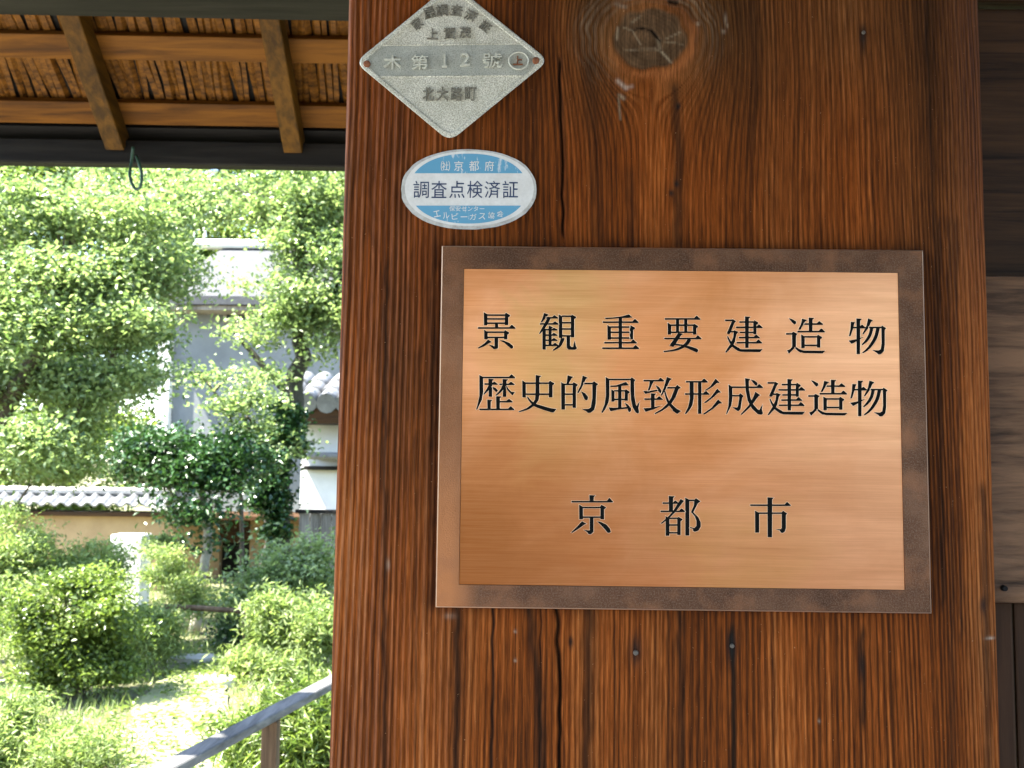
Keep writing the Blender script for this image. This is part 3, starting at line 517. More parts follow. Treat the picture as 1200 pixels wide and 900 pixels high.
b = MB(); c0 = at(608, 71, YD); b.tube([(c0.x+.0083*math.cos(t), YD+.0002, c0.z+.0075*math.sin(t)) for t in np.linspace(0, 2*math.pi, 29)], .0008, 6, False); dchild(b.mesh(), 'character_ring', M['cast_text_light'])
for ch, px, w in [('北',502,14), ('大',518.5,14), ('路',535,14.5), ('町',551.5,14)]: dtext(ch, px, 110, 17, M['cast_text_dark'], 0, .0006, w)
# ================================================================== OVAL INSPECTION STICKER
def paint(name, col, worn, thr):
    k = NT(name); w = k.noise(1, k.mapping((260, 260, 60)), 4, .7); w2 = k.noise(45, None, 5, .65); f = k.math('ADD', k.math('MULTIPLY', w, .5), k.math('MULTIPLY', w2, .5))
    k.base(k.ramp(f, [(thr, col), (thr+.05, worn)])).set(Roughness=.45); k.bump(w2, .2, .0006); return k.m
M['st_white'] = rough_mat('sticker_white', (.50,.50,.47), (.66,.655,.63), 60, .45, .2, .0005, 400)
M['st_blue'] = paint('sticker_blue', (.09,.28,.42), (.45,.52,.56), .565)
M['st_ink'] = paint('sticker_ink', (.02,.04,.10), (.35,.38,.42), .63)
M['st_edge'] = rough_mat('sticker_dirty_edge', (.24,.23,.20), (.55,.55,.52), 120, .6, .3, .0005, 400)
stk = tag(empty('sticker', at(549,221,YF)), 'blue and white oval inspection sticker below the diamond plate', 'sticker')
def schild(me, name, mat): o = link(name, me, mat, stk); o.matrix_parent_inverse = Matrix.Translation(-stk.location); return o
YS = YF-.0014
def oval(rx, rz, cx, cy, y, n=72, jag=0, y0=None, y1=None):
    out = []
    for i in range(n):
        t = 2*math.pi*i/n; e = 1.0/ (abs(math.cos(t))**2.15+abs(math.sin(t))**2.15)**(1/2.15); j = 1+jag*(random.random()-.5)
        out.append((cx+rx*e*j*math.cos(t), cy-rz*e*j*math.sin(t)))
    return out
tp = lambda pts, y: [tuple((lambda p: (p.x, y, p.z))(at(a_, c_, y))) for a_, c_ in pts]
random.seed(4); o1 = oval(79.5,47,549.5,222,YS,60,.012); r0, r1 = tp(o1, YF+.0005), tp(o1, YS); n = len(o1)
schild(mesh_from(r0+r1, [(i,(i+1)%n,n+(i+1)%n,n+i) for i in range(n)]+[tuple(range(n,2*n))]), 'backing', M['st_edge'])
o2 = oval(75.5,43.8,550,221,YS,64); schild(mesh_from(tp(o2, YS-.00012), [tuple(range(64))]), 'white_face', M['st_white'])
def seg_oval(rx, rz, cx, cy, lo, hi):
    xs = np.linspace(-1, 1, 41); up, dn = [], []
    full = oval(rx, rz, cx, cy, 0, 240)
    pts = [(x, min(max(y_, lo), hi)) for x, y_ in full]
    keep_ = [p for p, q in zip(pts, full) if lo-.01 <= q[1] <= hi+.01]
    return keep_
up = seg_oval(69,41,549,221,170,203.8); up.sort(key=lambda q: math.atan2(-(q[1]-195), q[0]-549)); lo_ = seg_oval(69,41,549,221,240,270); lo_.sort(key=lambda q: math.atan2(-(q[1]-246), q[0]-549))
for L in (up, lo_): schild(mesh_from(tp(L, YS-.00022), [tuple(range(len(L)))]), 'blue_field', M['st_blue'])
def stext(t, px, py, h, mat, w=None, rot=0, off=-.0002): put_text(t, px, py, h, YS-.00034, 'printed_character', mat, stk, 0, off, 0, rot, w)
for ch, px in [('調',493.5), ('査',514.5), ('点',535.5), ('検',556.5), ('済',577), ('証',598)]: stext(ch, px, 222, 21, M['st_ink'], 18.6, 0, .00005)
for ch, px, w in [('㈳',522,11), ('京',537.5,11), ('都',555.5,12), ('府',573.5,11)]: stext(ch, px, 194.5, 12.5, M['st_white'], w, 0, .0001)
stext('保安センター', 547, 244.5, 6.5, M['st_white'], 42, 0, .0001)
for i, ch in enumerate('エルピーガス協会'):
    px = 512+i*10.6; stext(ch, px, 249.5+4.6*(1-((px-549)/42)**2), 7.6 if ch != 'ー' else 1.2, M['st_white'], 8, rad(-13*(px-549)/42*-1), .0001)
# ================================================================== ROOF OVER THE GATE
RS = rad(35.5)
def roof_frame():
    pe = at(343,178,2.6); a = Vector((math.cos(rad(1.5)), math.sin(rad(1.5)), 0)); d = Vector((-math.sin(rad(1.5))*math.cos(RS), math.cos(rad(1.5))*math.cos(RS), -math.sin(RS)))
    n = a.cross(d).normalized(); n = n if n.z > 0 else -n; return pe, a, d, n
PE, RA, RD, RN = roof_frame()                       # eave point, along the eave, down the slope, out of the roof
groof = tag(empty('gate_roof', (0, .9, 2.6), 0), 'wooden gate roof seen from below with rafters, battens and split bark lining', 'roof')
def rchild(b, name, mat, par=groof, me=None):
    o = link(name, me or b.mesh(), mat, par); o.matrix_parent_inverse = Matrix.Translation(-groof.location); return o
def rp(u, s, h): return PE + RA*u + RD*s + RN*h     # u along the eave, s down the slope from the eave point, h above rafter underside
u2 = (at(136,178,2.6)-PE).dot(RA); step = -u2
UP = -1.95                                          # ridge lies this far up the slope
rw, rh = .050, .060
for i in range(-2, 6):
    u = i*step
    b = MB(); b.beam(rp(u, UP, rh/2), rp(u, .005, rh/2), rw, rh, .002, RN); rchild(b, 'rafter', M['roof_wood'])
def s_at(px, py, h):                                # slope position of a plane lying h above the rafters' underside
    q = onplane(px, py, PE+RN*h, RN); return (q-PE).dot(RD)
bh = .018
s2a, s2b, s1a, s1b = s_at(220,150,rh), s_at(220,119,rh), s_at(220,69,rh), s_at(220,46,rh)
gap = (s2a+s2b)/2-(s1a+s1b)/2; bw = ((s2a-s2b)+(s1a-s1b))/2
print('batten', s2a, s2b, s1a, s1b, 'w', bw, 'gap', gap)
sb = (s2a+s2b)/2; j = 0
while sb-j*gap > UP:
    s = sb-j*gap; b = MB(); b.beam(rp(-1.12, s, rh+bh/2), rp(5*step+.2, s, rh+bh/2), bh, bw, .0015, RD); rchild(b, 'batten', M['roof_wood_x']); j += 1
# split bark strips laid down the slope, every one its own piece where the photo shows them
hb = rh+bh; strips = []
for k in range(6):
    b = MB(); pts = []; w = .010+.003*random.random(); L = .5
    for q in range(7): pts.append((q/6*L-L/2, (random.random()-.5)*.004, (random.random()-.5)*.003))
    bm = bmesh.new(); prev = None
    for q, (x, y, z) in enumerate(pts):
        ww = w*(.8+.4*random.random()); c = [bm.verts.new((x, y-ww, z+.0)), bm.verts.new((x, y, z-.006)), bm.verts.new((x, y+ww, z)), bm.verts.new((x, y, z+.004))]
        if prev: 
            for m in range(4): bm.faces.new((prev[m], prev[(m+1)%4], c[(m+1)%4], c[m]))
        else: bm.faces.new(c)
        prev = c
    bm.faces.new(prev[::-1]); bmesh.ops.recalc_face_normals(bm, faces=bm.faces); me = bpy.data.meshes.new('bark_strip'); bm.to_mesh(me); bm.free(); me.materials.append(M['reed']); strips.append(me)
    b.bm.free()
Mr = Matrix([[RD[i], RA[i], RN[i], 0] for i in range(3)]+[[0,0,0,1]])
Mr = Matrix(((RD.x, RA.x, RN.x, 0), (RD.y, RA.y, RN.y, 0), (RD.z, RA.z, RN.z, 0), (0,0,0,1)))
ns = 0; u = -1.10
rr_ = random.Random(3)
while u < .75 and ns < 280:
    for s in (-.22, -.70):
        o = bpy.data.objects.new('bark_strip', rr_.choice(strips)); COL.objects.link(o); o.parent = groof
        o.matrix_parent_inverse = Matrix.Translation(-groof.location)
        o.matrix_basis = Matrix.Translation(rp(u+rr_.uniform(-.003,.003), s+rr_.uniform(-.02,.02), hb+.006+rr_.uniform(0,.004))) @ Mr @ Matrix.Rotation(rr_.uniform(-.09,.09), 4, 'Z') @ Matrix.Rotation(rr_.uniform(-.6,.6), 4, 'X'); ns += 1
    u += .0150*rr_.uniform(.8, 1.5)
# boarding over the bark, the eave board and the fascia
b = MB(); b.beam(rp(-.3, (UP+.02)/2, hb+.028), rp(-.3, (UP+.02)/2, hb+.0281), .01, .01, 0) if False else None
def slab(u0, u1, s0, s1, h0, h1, name, mat, dd=RD, nn=RN, base=None):
    f = (lambda u, s, h: (base or PE)+RA*u+dd*s+nn*h); vs = [f(u, s, h) for h in (h0, h1) for u, s in ((u0,s0),(u1,s0),(u1,s1),(u0,s1))]
    return rchild(None, name, mat, me=mesh_from(vs, [(0,1,2,3),(7,6,5,4),(0,4,5,1),(1,5,6,2),(2,6,7,3),(3,7,4,0)]))
U0, U1 = -1.12, 5*step+.2
slab(U0, U1, UP, .06, hb+.016, hb+.07, 'roof_covering', M['dark_beam'])
se = s_at(220,151,rh)
slab(U0, U1, se, .03, rh+.001, rh+.014, 'eave_board', M['dark_beam'])
b = MB(); zf1, zf0 = at(343,179,2.63).z, at(343,197,2.63).z
b.beam(rp(U0,0,0)+Vector((0,.03,0)), rp(U1,0,0)+Vector((0,.03,0)), .05, .05, .003); b.bm.free()
b = MB(); c0 = PE+Vector((0,.035,0)); c0.z = (zf0+zf1)/2+.012; b.beam(c0+RA*U0, c0+RA*U1, .045, (zf1-zf0)+.024, .004); rchild(b, 'fascia', M['dark_beam'])
b = MB(); cpur = at(200, 22, 2.2); b.beam(cpur+RA*-1.35+Vector((0,-.07,.055)), cpur+RA*3.0+Vector((0,-.07,.055)), .14, .11, .006); rchild(b, 'purlin', M['dark_beam'])
# unseen front half of the roof over the photographer, lengthened to dim the plaque top
ridge = rp(0, UP, 0); RD2 = Vector((RD.x, -RD.y, RD.z)); RN2 = Vector((RN.x, -RN.y, RN.z))
rb = ridge
for i in range(-2, 6):
    b = MB(); p0 = rb+RA*(i*step)+RN2*rh/2; b.beam(p0, p0+RD2*2.55, rw, rh, .002, RN2); rchild(b, 'rafter', M['roof_wood'])
slab(U0, U1, -.03, 2.6, rh, rh+.08, 'roof_covering', M['roof_wood'], RD2, RN2, rb)
b = MB(); b.beam(rb+RA*U0+Vector((0,0,.10)), rb+RA*U1+Vector((0,0,.10)), .20, .14, .02); rchild(b, 'ridge_beam', M['dark_beam'])
b = MB(); b.beam(Vector((-1.8,.9,2.70)), Vector((1.9,.9,2.70)), .16, .16, .008); rchild(b, 'lintel', M['brown_wood'])
# wire loop hanging from the fascia
b = MB(); p = at(157,176,2.57)
def wp(px, py, dy=0): q = at(px, py, 2.56+dy); return q
b.tube(smooth_path([wp(156,172), wp(154,190,.01), wp(152,205), wp(155,216), wp(160,222), wp(165,217,-.01), wp(166,203,-.01), wp(163,192,-.01), wp(160,183)]), .0042, 6)
tag(b.build('wire_loop', M['wire']), 'thin dark green wire loop dangling from the eave of the gate roof', 'wire')
b = None
# ================================================================== GROUND
def ground_z(x, y): return .10*(n2(x, y, 70, .35, .35)-.5)*np.clip((np.asarray(y)-3)/2, 0, 1) + .03*(n2(x, y, 71, 1.5, 1.5)-.5)*np.clip((np.asarray(y)-3)/2, 0, 1)
gx = np.concatenate([np.linspace(-600, -30, 10), np.arange(-20, 20, .25), np.linspace(30, 600, 10)]); gy = np.concatenate([np.arange(2.2, 30, .25), np.linspace(35, 900, 12)])
X, Y = np.meshgrid(gx, gy); Z = ground_z(X, Y) - .03; nyy, nxx = X.shape; ii = np.arange(nyy*nxx).reshape(nyy, nxx)
me = mesh_from(np.stack([X, Y, Z], -1).reshape(-1, 3), np.stack([ii[:-1,:-1], ii[:-1,1:], ii[1:,1:], ii[1:,:-1]], -1).reshape(-1, 4).tolist(), True)
tag(link('garden_ground', me, M['soil']), kind='structure')
me = mesh_from([(-600,-600,-.12),(600,-600,-.12),(600,2.3,-.12),(-600,2.3,-.12)], [(0,1,2,3)]); tag(link('street', me, M['asphalt']), kind='structure')
b = MB(); b.box((-3.4,-.9,-.15), (2.4,2.6,0), .01); tag(b.build('gate_step', M['stone']), kind='structure')
# sunlit path of trodden pale earth
pc = [(215,930,90),(212,880,82),(212,835,60),(224,800,38),(236,780,26),(248,765,22),(262,750,20)]
L, R2 = [], []
for px, py, hw in pc: L.append(atz(px-hw, py, 0)); R2.append(atz(px+hw, py, 0))
Ls, Rs = smooth_path(L, 8), smooth_path(R2, 8); vs, fs = [], []
for i, (a_, c_) in enumerate(zip(Ls, Rs)):
    for q in range(13):
        t = q/12; p = a_.lerp(c_, t); e = .05*(random.random()-.5) if q in (0, 12) else 0; x, y = p.x+e, p.y; vs.append((x, y, float(ground_z(x, y))-.03+.02+.05*math.sin(math.pi*t)**.7*.5))
for i in range(len(Ls)-1):
    for q in range(12): s = i*13+q; fs.append((s, s+1, s+14, s+13))
tag(link('path', mesh_from(vs, fs, True), M['path']), kind='structure')
# stone steps on the path
def stone(px, py, w, d, h, Y=None, label=None):
    p = atz(px, py, 0); b = MB(); n = 14; top, bot = [], []
    for i in range(n):
        t = 2*math.pi*i/n; r = 1+.18*(random.random()-.5); x, y = math.cos(t), math.sin(t); e = (abs(x)**4+abs(y)**4)**-.25
        top.append(b.bm.verts.new((x*w/2*e*r*.96, y*d/2*e*r*.96, h))); bot.append(b.bm.verts.new((x*w/2*e*r, y*d/2*e*r, -.06)))
    b.bm.faces.new(top); [b.bm.faces.new((bot[i], bot[(i+1)%n], top[(i+1)%n], top[i])) for i in range(n)]
    o = b.build('stepping_stone', M['stone']); o.location = (p.x, p.y, 0); tag(o, label, 'stone', 'stepping stones along the garden path')
stone(248,801,.30,.26,.035,label='flat grey stepping stone lying across the path near the dark hollow')
stone(225,777,.36,.22,.05,label='pale stone step behind the first stepping stone, in front of the bamboo fence')
# ================================================================== HANDRAIL of the bridge
hr = tag(empty('handrail', atz(300,850,.8)*1), 'weathered grey wooden handrail sloping across the bottom of the garden view', 'handrail')
hr.location.z = 0
def hchild(b, name, mat): o = b.build(name, mat, hr); o.matrix_parent_inverse = Matrix.Translation(-hr.location); return o
A_, B_ = atz(386,801,.80), atz(200,900,.80); dirr = (A_-B_).normalized(); A2 = A_+dirr*1.2; B2 = B_-dirr*.75
b = MB(); b.beam(B2, A2, .055, .024, .003); hchild(b, 'rail', M['rail'])
mid = atz(272,868,.72); mid_t = (Vector((mid.x,mid.y,0))-Vector((B_.x,B_.y,0))).dot(dirr)
for t in (mid_t-.95, mid_t, mid_t+.95):
    q = B_+dirr*t; b = MB(); b.box((q.x-.022, q.y-.022, -.05), (q.x+.022, q.y+.022, .785), .004); hchild(b, 'rail_post', M['rail_post'])
# ================================================================== LEAVES
def leaves_mesh(name, C_, length, width, up=.5, curl=.25, dirs=None, tint=None, seed=1):
    r = np.random.default_rng(seed); n = len(C_); C_ = np.asarray(C_, float)
    nrm = r.normal(size=(n, 3)); nrm[:, 2] = np.abs(nrm[:, 2])+up; nrm /= np.linalg.norm(nrm, axis=1, keepdims=True)
    d = r.normal(size=(n, 3)) if dirs is None else dirs + r.normal(size=(n, 3))*.35
    d -= nrm*(d*nrm).sum(1, keepdims=True); d /= np.linalg.norm(d, axis=1, keepdims=True)+1e-9; s = np.cross(nrm, d)
    L_ = (length*(.6+.7*r.random(n)))[:, None]; W_ = (width*(.6+.7*r.random(n)))[:, None]
    v = np.stack([C_-d*L_*.5, C_-s*W_*.5+nrm*W_*curl+d*L_*.04, C_+d*L_*.5-nrm*L_*.10, C_+s*W_*.5+nrm*W_*curl+d*L_*.04], 1).reshape(-1, 3)
    i = np.arange(n)*4; f = np.stack([i, i+1, i+2, i, i+2, i+3], 1).reshape(-1, 3)
    me = bpy.data.meshes.new(name); me.vertices.add(4*n); me.vertices.foreach_set('co', v.astype(np.float32).ravel()); me.loops.add(6*n); me.loops.foreach_set('vertex_index', f.ravel().astype(np.int32))
    me.polygons.add(2*n); me.polygons.foreach_set('loop_start', np.arange(0, 6*n, 3, dtype=np.int32))
    a = me.attributes.new('tint', 'FLOAT', 'POINT'); t = r.random(n)*.6+.2 if tint is None else np.clip(tint + (r.random(n)-.5)*.5, 0, 1); a.data.foreach_set('value', np.repeat(t, 4).astype(np.float32))
    me.update(); return me
def clump_points(clumps, n, sub=.16, per=45, seed=1, shell=.55, jag=(.75,.4)):
    """clumps: (centre, rx, ry, rz, weight). Leaves gather in small sprays spread through each clump"""
    r = np.random.default_rng(seed); P_, T, SC_ = [], [], []; tot = sum(c[4] for c in clumps)
    for c, rx, ry, rz, w in clumps:
        m = max(1, int(n*w/tot/per)); q = r.normal(size=(m, 3)); q /= np.linalg.norm(q, axis=1, keepdims=True); q *= (shell+(1-shell)*r.random(m))[:, None]**.6 * (jag[0]+jag[1]*r.random(m))[:, None]
        cc = np.array(c)+q*np.array([rx, ry, rz]); tt = r.random(m)
        SC_ += list(cc)
        cnt = r.integers(per//2, per*3//2, m)
        for s, t, k in zip(cc, tt, cnt):
            z = r.normal(size=(k, 3))*np.array([1, 1, .45])*sub*(.6+.7*r.random()); P_.append(s+z); T.append(np.full(k, .2+.6*t))
    return np.concatenate(P_), np.concatenate(T), SC_
def plant(name, label, cat, clumps, n, length, width, mat, wood_paths=(), bark='bark', group=None, seed=1, sub=.14, per=40, up=.5, twigs=0, stem=None, trunk_name='trunk', crown='crown', dirs=None):
    base = wood_paths[0][0][0] if wood_paths else Vector((clumps[0][0][0], clumps[0][0][1], 0))
    e = tag(empty(name, (base[0], base[1], 0)), label, cat, group)
    rc = random.Random(seed*7+1); ex = []; shr = 'shrub' in name or 'fern' in name           # break every mass into uneven boughs with gaps between
    for c, rx, ry, rz, w in clumps:
        for q in range(7 if shr else 8):
            v = Vector((rc.gauss(0, 1), rc.gauss(0, 1), rc.gauss(0, 1))).normalized()*rc.uniform(.25, .95); s_ = rc.uniform(.28, .55)
            ex.append(((c[0]+v.x*rx, c[1]+v.y*ry, c[2]+v.z*rz), rx*s_*rc.uniform(.8, 1.5), ry*s_*1.2, rz*s_*(rc.uniform(.7, 1.6) if shr else rc.uniform(.4, .8)), w*s_*s_*rc.uniform(.6, 1.3)))
    clumps = ex
    P_, T, sc_ = clump_points(clumps, n, sub, per, seed, .35 if 'shrub' in name or 'fern' in name else .55, (.30,.72) if 'shrub' in name or 'fern' in name else (.5,.72))
    ok = P_[:, 2] > .0; P_, T = P_[ok], T[ok]
    o = link(crown, leaves_mesh(crown, P_-np.array(e.location), length, width, up, tint=T, seed=seed), M[mat], e)
    b = MB(); r = random.Random(seed)
    for pts, r0, r1 in wood_paths:
        sp = smooth_path(pts, 4); sp = [p+Vector((r.uniform(-1,1), r.uniform(-1,1), 0))*r0*.25 for p in sp]; m = len(sp); b.tube([p-e.location for p in sp], [r0+(r1-r0)*i/(m-1) for i in range(m)], 8)
    # twigs run from the nearest limb point out to the sprays
    nodes = [p for pts, _, _ in wood_paths for p in smooth_path(pts, 4)[2:]] or [Vector(base)]
    for s in (r.sample(sc_, min(twigs, len(sc_))) if twigs else []):
        s = Vector(s); a_ = min(nodes, key=lambda q: (q-s).length); m = a_.lerp(s, .5)+Vector((r.uniform(-1,1), r.uniform(-1,1), r.uniform(-.2,1)))*.12*(s-a_).length
        b.tube([p-e.location for p in (a_, m, s)], [.012, .008, .003], 4, False)
    if wood_paths or twigs: b.build(trunk_name, M[bark], e)
    else: b.bm.free()
    return e
def cl(px, py, Y, rx, rz, ry=None, w=None):          # clump given by where it shows in the photo and how far off it stands
    c = at(px, py, Y); k = Y/FPX; rx, rz = rx*k, rz*k; ry = ry or (rx+rz)/2; return ((c.x, c.y, c.z), rx, ry, rz, w or rx*rz)
def pt(px, py, Y): return at(px, py, Y)
def ptg(px, Y): p = at(px, 700, Y); return Vector((p.x, p.y, -.05))
# --- broad tree on the left, pale sunlit leaves
plant('broad_tree', 'broad leafy tree with pale sunlit leaves and leaning limbs at the left edge', 'tree',
    [cl(30,250,7.5,70,50), cl(110,235,7.8,60,42), cl(60,330,7.2,75,55), cl(160,300,7.5,60,60), cl(125,370,7.2,75,50), cl(205,235,8.2,50,32), cl(15,400,7,40,50), cl(165,400,7.6,34,40), cl(110,455,7.4,75,35), cl(40,520,6.8,60,35), cl(200,330,7.9,28,40), cl(-60,300,7.4,80,90), cl(-70,440,7.2,60,70), cl(70,450,7.8,60,40), cl(160,440,8,35,30), cl(170,205,8.4,60,30)],
    52000, .052, .030, 'leaf_light', [([ptg(-30,7.6), pt(-20,560,7.6), pt(5,480,7.5), pt(35,430,7.4), pt(55,385,7.4), pt(75,320,7.5)], .10, .03), ([pt(5,480,7.5), pt(-40,380,7.4), pt(-60,300,7.5)], .06, .02), ([pt(-25,570,7.6), pt(40,520,7.6), pt(100,470,7.6), pt(140,400,7.6), pt(165,320,7.6)], .05, .015)], seed=3, twigs=90, per=34)
# --- tree in the middle, standing in front of the house
plant('garden_tree', 'tall garden tree with a thick dark trunk in front of the grey house', 'tree',
    [cl(330,225,11,75,42), cl(370,290,11,45,60), cl(255,235,11.3,45,30), cl(365,370,10.7,45,45), cl(300,392,10.6,34,14,.5), cl(375,410,10.6,24,14,.3), cl(340,340,10.8,40,22,.5), cl(430,330,11,60,90), cl(410,230,11,60,50), cl(310,440,10.4,26,10,.4), cl(335,375,11,42,26,.45), cl(300,335,10.9,26,14,.25), cl(330,525,10.6,26,16,.5)],
    30000, .065, .040, 'leaf_light', [([ptg(325,11), pt(322,640,11), pt(328,540,11), pt(345,470,11), pt(352,400,11), pt(350,310,11), pt(345,240,11)], .17, .05), ([pt(345,470,11), pt(300,420,10.9), pt(270,380,10.8)], .05, .02), ([pt(350,400,11), pt(390,340,11), pt(420,290,11)], .06, .02)], bark='bark_dark', seed=5, twigs=70, per=30)
# --- slender arching branches before the white wall
plant('slender_tree', 'slender sapling with thin arching stem and pale sprays, before the white house wall', 'tree',
    [cl(270,478,9.6,26,10,.3), cl(290,500,9.6,18,10,.3), cl(235,440,9.6,16,9,.25), cl(300,465,9.6,22,12,.25), cl(285,440,9.6,22,8,.3)],
    2200, .055, .035, 'leaf_light', [([ptg(285,9.6), pt(283,600,9.6), pt(278,520,9.6), pt(262,475,9.6), pt(240,445,9.6)], .025, .008), ([pt(278,520,9.6), pt(292,480,9.6), pt(300,460,9.6)], .012, .005)], seed=6, twigs=26, per=22)
# --- glossy dark camellia
plant('camellia', 'dark glossy evergreen with a pale slanting trunk beside the tiled garden wall', 'tree',
    [cl(195,520,9.3,36,26), cl(195,555,9.4,36,22), cl(235,545,9.2,42,38), cl(280,535,9.3,32,32), cl(235,600,9,24,22), cl(250,632,9,10,12), cl(205,565,9.1,22,18), cl(160,545,9.5,30,30)],
    14000, .060, .036, 'leaf_dark', [([ptg(230,9.1), pt(234,690,9.1), pt(243,645,9.1), pt(240,600,9.2), pt(235,550,9.3)], .055, .03), ([ptg(222,9.2), pt(220,690,9.1), pt(214,668,9.1)], .05, .03)], bark='bark_pale', seed=7, twigs=40, per=26)
plant('ivy', 'dark ivy wrapped round the lower trunk of the tall garden tree', 'ivy', [cl(322,600,10.75,20,44,.25), cl(312,545,10.75,34,40,.4), cl(335,490,10.75,22,26,.22)], 9000, .06, .05, 'leaf_dark', seed=44, sub=.07, per=24)
# --- trees beyond
far = [(-40,9), (90,8.5), (205,9), (300,9.5), (390,9), (480,9)]
farlab = ['far tree at the left edge filling the top beneath the gate eave', 'far leafy tree rising behind the pale broad tree', 'far dark tree showing through under the hanging wire loop', 'far tree above the bright roof ridge of the house', 'far tree top just left of the wide post under the eave', 'far tree hidden mostly behind the wide post']
proto = None
for i, (px, hgt) in enumerate(far):
    Y_ = 20+(i % 3)*1.3
    if proto is None:
        c = at(px, 300, Y_); rr_ = random.Random(9); cls = []
        for k in range(16):
            cls.append(((c.x+rr_.uniform(-1.7,1.7), c.y+rr_.uniform(-.8,.8), rr_.uniform(1.6,10.0)), rr_.uniform(.7,1.1), rr_.uniform(.6,1), rr_.uniform(.5,.9), 1))
        proto = plant('far_tree', farlab[0], 'tree', cls, 40000, .11, .065, 'leaf_mid', [([Vector((c.x,c.y,-.05)), Vector((c.x+.1,c.y,2.5)), Vector((c.x-.1,c.y,5)), Vector((c.x,c.y,7.5))], .2, .05)], group='trees beyond the house', seed=9, sub=.26, per=50, twigs=30)
    else:
        e = proto.copy(); COL.objects.link(e); c = at(px, 300, Y_); e.location = (c.x, c.y, 0); e.rotation_euler.z = i*1.3; s = (1, 1.05, .95, 1.1, 1, 1.08)[i]; e.scale = (s, s, s); e['label'] = farlab[i]
        for ch in [q for q in bpy.data.objects if q.parent == proto]: c2 = ch.copy(); COL.objects.link(c2); c2.parent = e
# --- shrubs
plant('hedge', 'dark dense hedge standing behind the tiled garden wall under the broad tree', 'hedge', [cl(-60,520,14,60,90), cl(20,530,14,60,80), cl(90,525,14,55,80), cl(150,530,14.2,45,75), cl(60,600,14,110,40)], 24000, .09, .05, 'leaf_mid', seed=40, sub=.2, per=45)
plant('feathery_shrub', 'pale conifer spray leaning in front of the tiled wall at the left edge', 'shrub', [cl(50,525,7.6,52,26), cl(95,505,7.6,36,16), cl(10,545,7.6,46,26), cl(90,555,7.8,44,12)], 11000, .05, .014, 'leaf_feather', [([pt(-20,640,7.8), pt(20,590,7.8), pt(60,530,7.7)], .015, .006)], seed=41, sub=.09, per=30, group='pale feathery shrubs in the garden')
plant('round_shrub', 'large round shrub with yellowish top and dark hollow underneath, left of the path', 'shrub',
    [cl(90,700,6.3,62,36), cl(130,725,6.2,42,34), cl(50,735,6.2,42,36), cl(95,760,6.4,60,36), cl(120,790,6.3,40,24), cl(60,790,6.3,38,24)],
    22000, .034, .020, 'leaf_mid', [([ptg(95,6.4), pt(95,820,6.4), pt(90,740,6.4)], .04, .02)], seed=11, twigs=40, sub=.07, per=30)
def feather(name, label, clumps, n, seed, mat='leaf_feather', L_=.05, W_=.012, cat='shrub', group=None, sub=.08): return plant(name, label, cat, clumps, n, L_, W_, mat, seed=seed, sub=sub, per=30, up=.2, group=group)
GS = 'pale feathery shrubs in the garden'
feather('feathery_shrub', 'pale feathery shrub at the left edge above the round shrub', [cl(20,650,6.9,60,50), cl(80,655,7,50,34), cl(-30,700,6.8,50,60), cl(10,720,6.6,40,45)], 20000, 12, group=GS)
feather('feathery_shrub', 'sunlit feathery shrub between the round shrub and the white pillar', [cl(115,672,7.6,30,26), cl(160,725,7.4,30,26), cl(180,740,7.2,26,34)], 13000, 13, group=GS)
feather('feathery_shrub', 'lowest feathery shrub in the bottom left corner', [cl(40,870,4.9,90,60), cl(95,885,4.8,35,36), cl(-30,860,4.8,60,70)], 24000, 14, 'leaf_feather', .045, .009, group=GS)
feather('feathery_shrub', 'feathery shrub just right of the white pillar, below the camellia', [cl(195,670,8.6,30,36), cl(222,700,8.5,22,30)], 7000, 15, group=GS)
plant('upright_shrub', 'upright glossy shrub with vertical shoots right of the dark opening', 'shrub',
    [cl(316,685,8.2,20,26), cl(335,655,8.2,12,34), cl(350,680,8.2,30,36), cl(300,700,8.2,24,26), cl(372,660,8.3,12,30)], 8000, .055, .028, 'leaf_light', [([ptg(325,8.3), pt(330,720,8.3), pt(336,650,8.3)], .02, .008)], seed=16, twigs=30, per=24)
feather('feathery_shrub', 'broad feathery shrub beside the wide post, above the handrail', [cl(330,740,7.2,44,40), cl(370,745,7.1,34,50), cl(300,765,7.1,28,24), cl(350,790,7,46,24)], 16000, 17, 'leaf_feather', .06, .014, group=GS)
feather('dark_shrub', 'small dark shrub in the hollow right of the bamboo fence', [cl(272,735,8.6,18,16), cl(285,755,8.2,20,22), cl(290,785,7.8,22,14)], 5000, 18, 'leaf_dark', .05, .02)
feather('fern_clump', 'deep green fern clump under the handrail at the bottom', [cl(350,865,4.3,52,42), cl(390,850,4.3,40,60), cl(320,895,4.2,40,30)], 16000, 19, 'leaf_mid', .07, .012)
feather('low_shrub', 'low bushy shrub below the bamboo fence left of the path', [cl(200,775,8.2,14,12), cl(165,765,7.9,18,18)], 3500, 20, 'leaf_mid', .04, .016)
feather('red_leaf_shrub', 'small reddish shrub against the tiled wall', [cl(196,635,9.6,14,8), cl(182,645,9.6,10,8)], 900, 21, 'leaf_light', .05, .03)
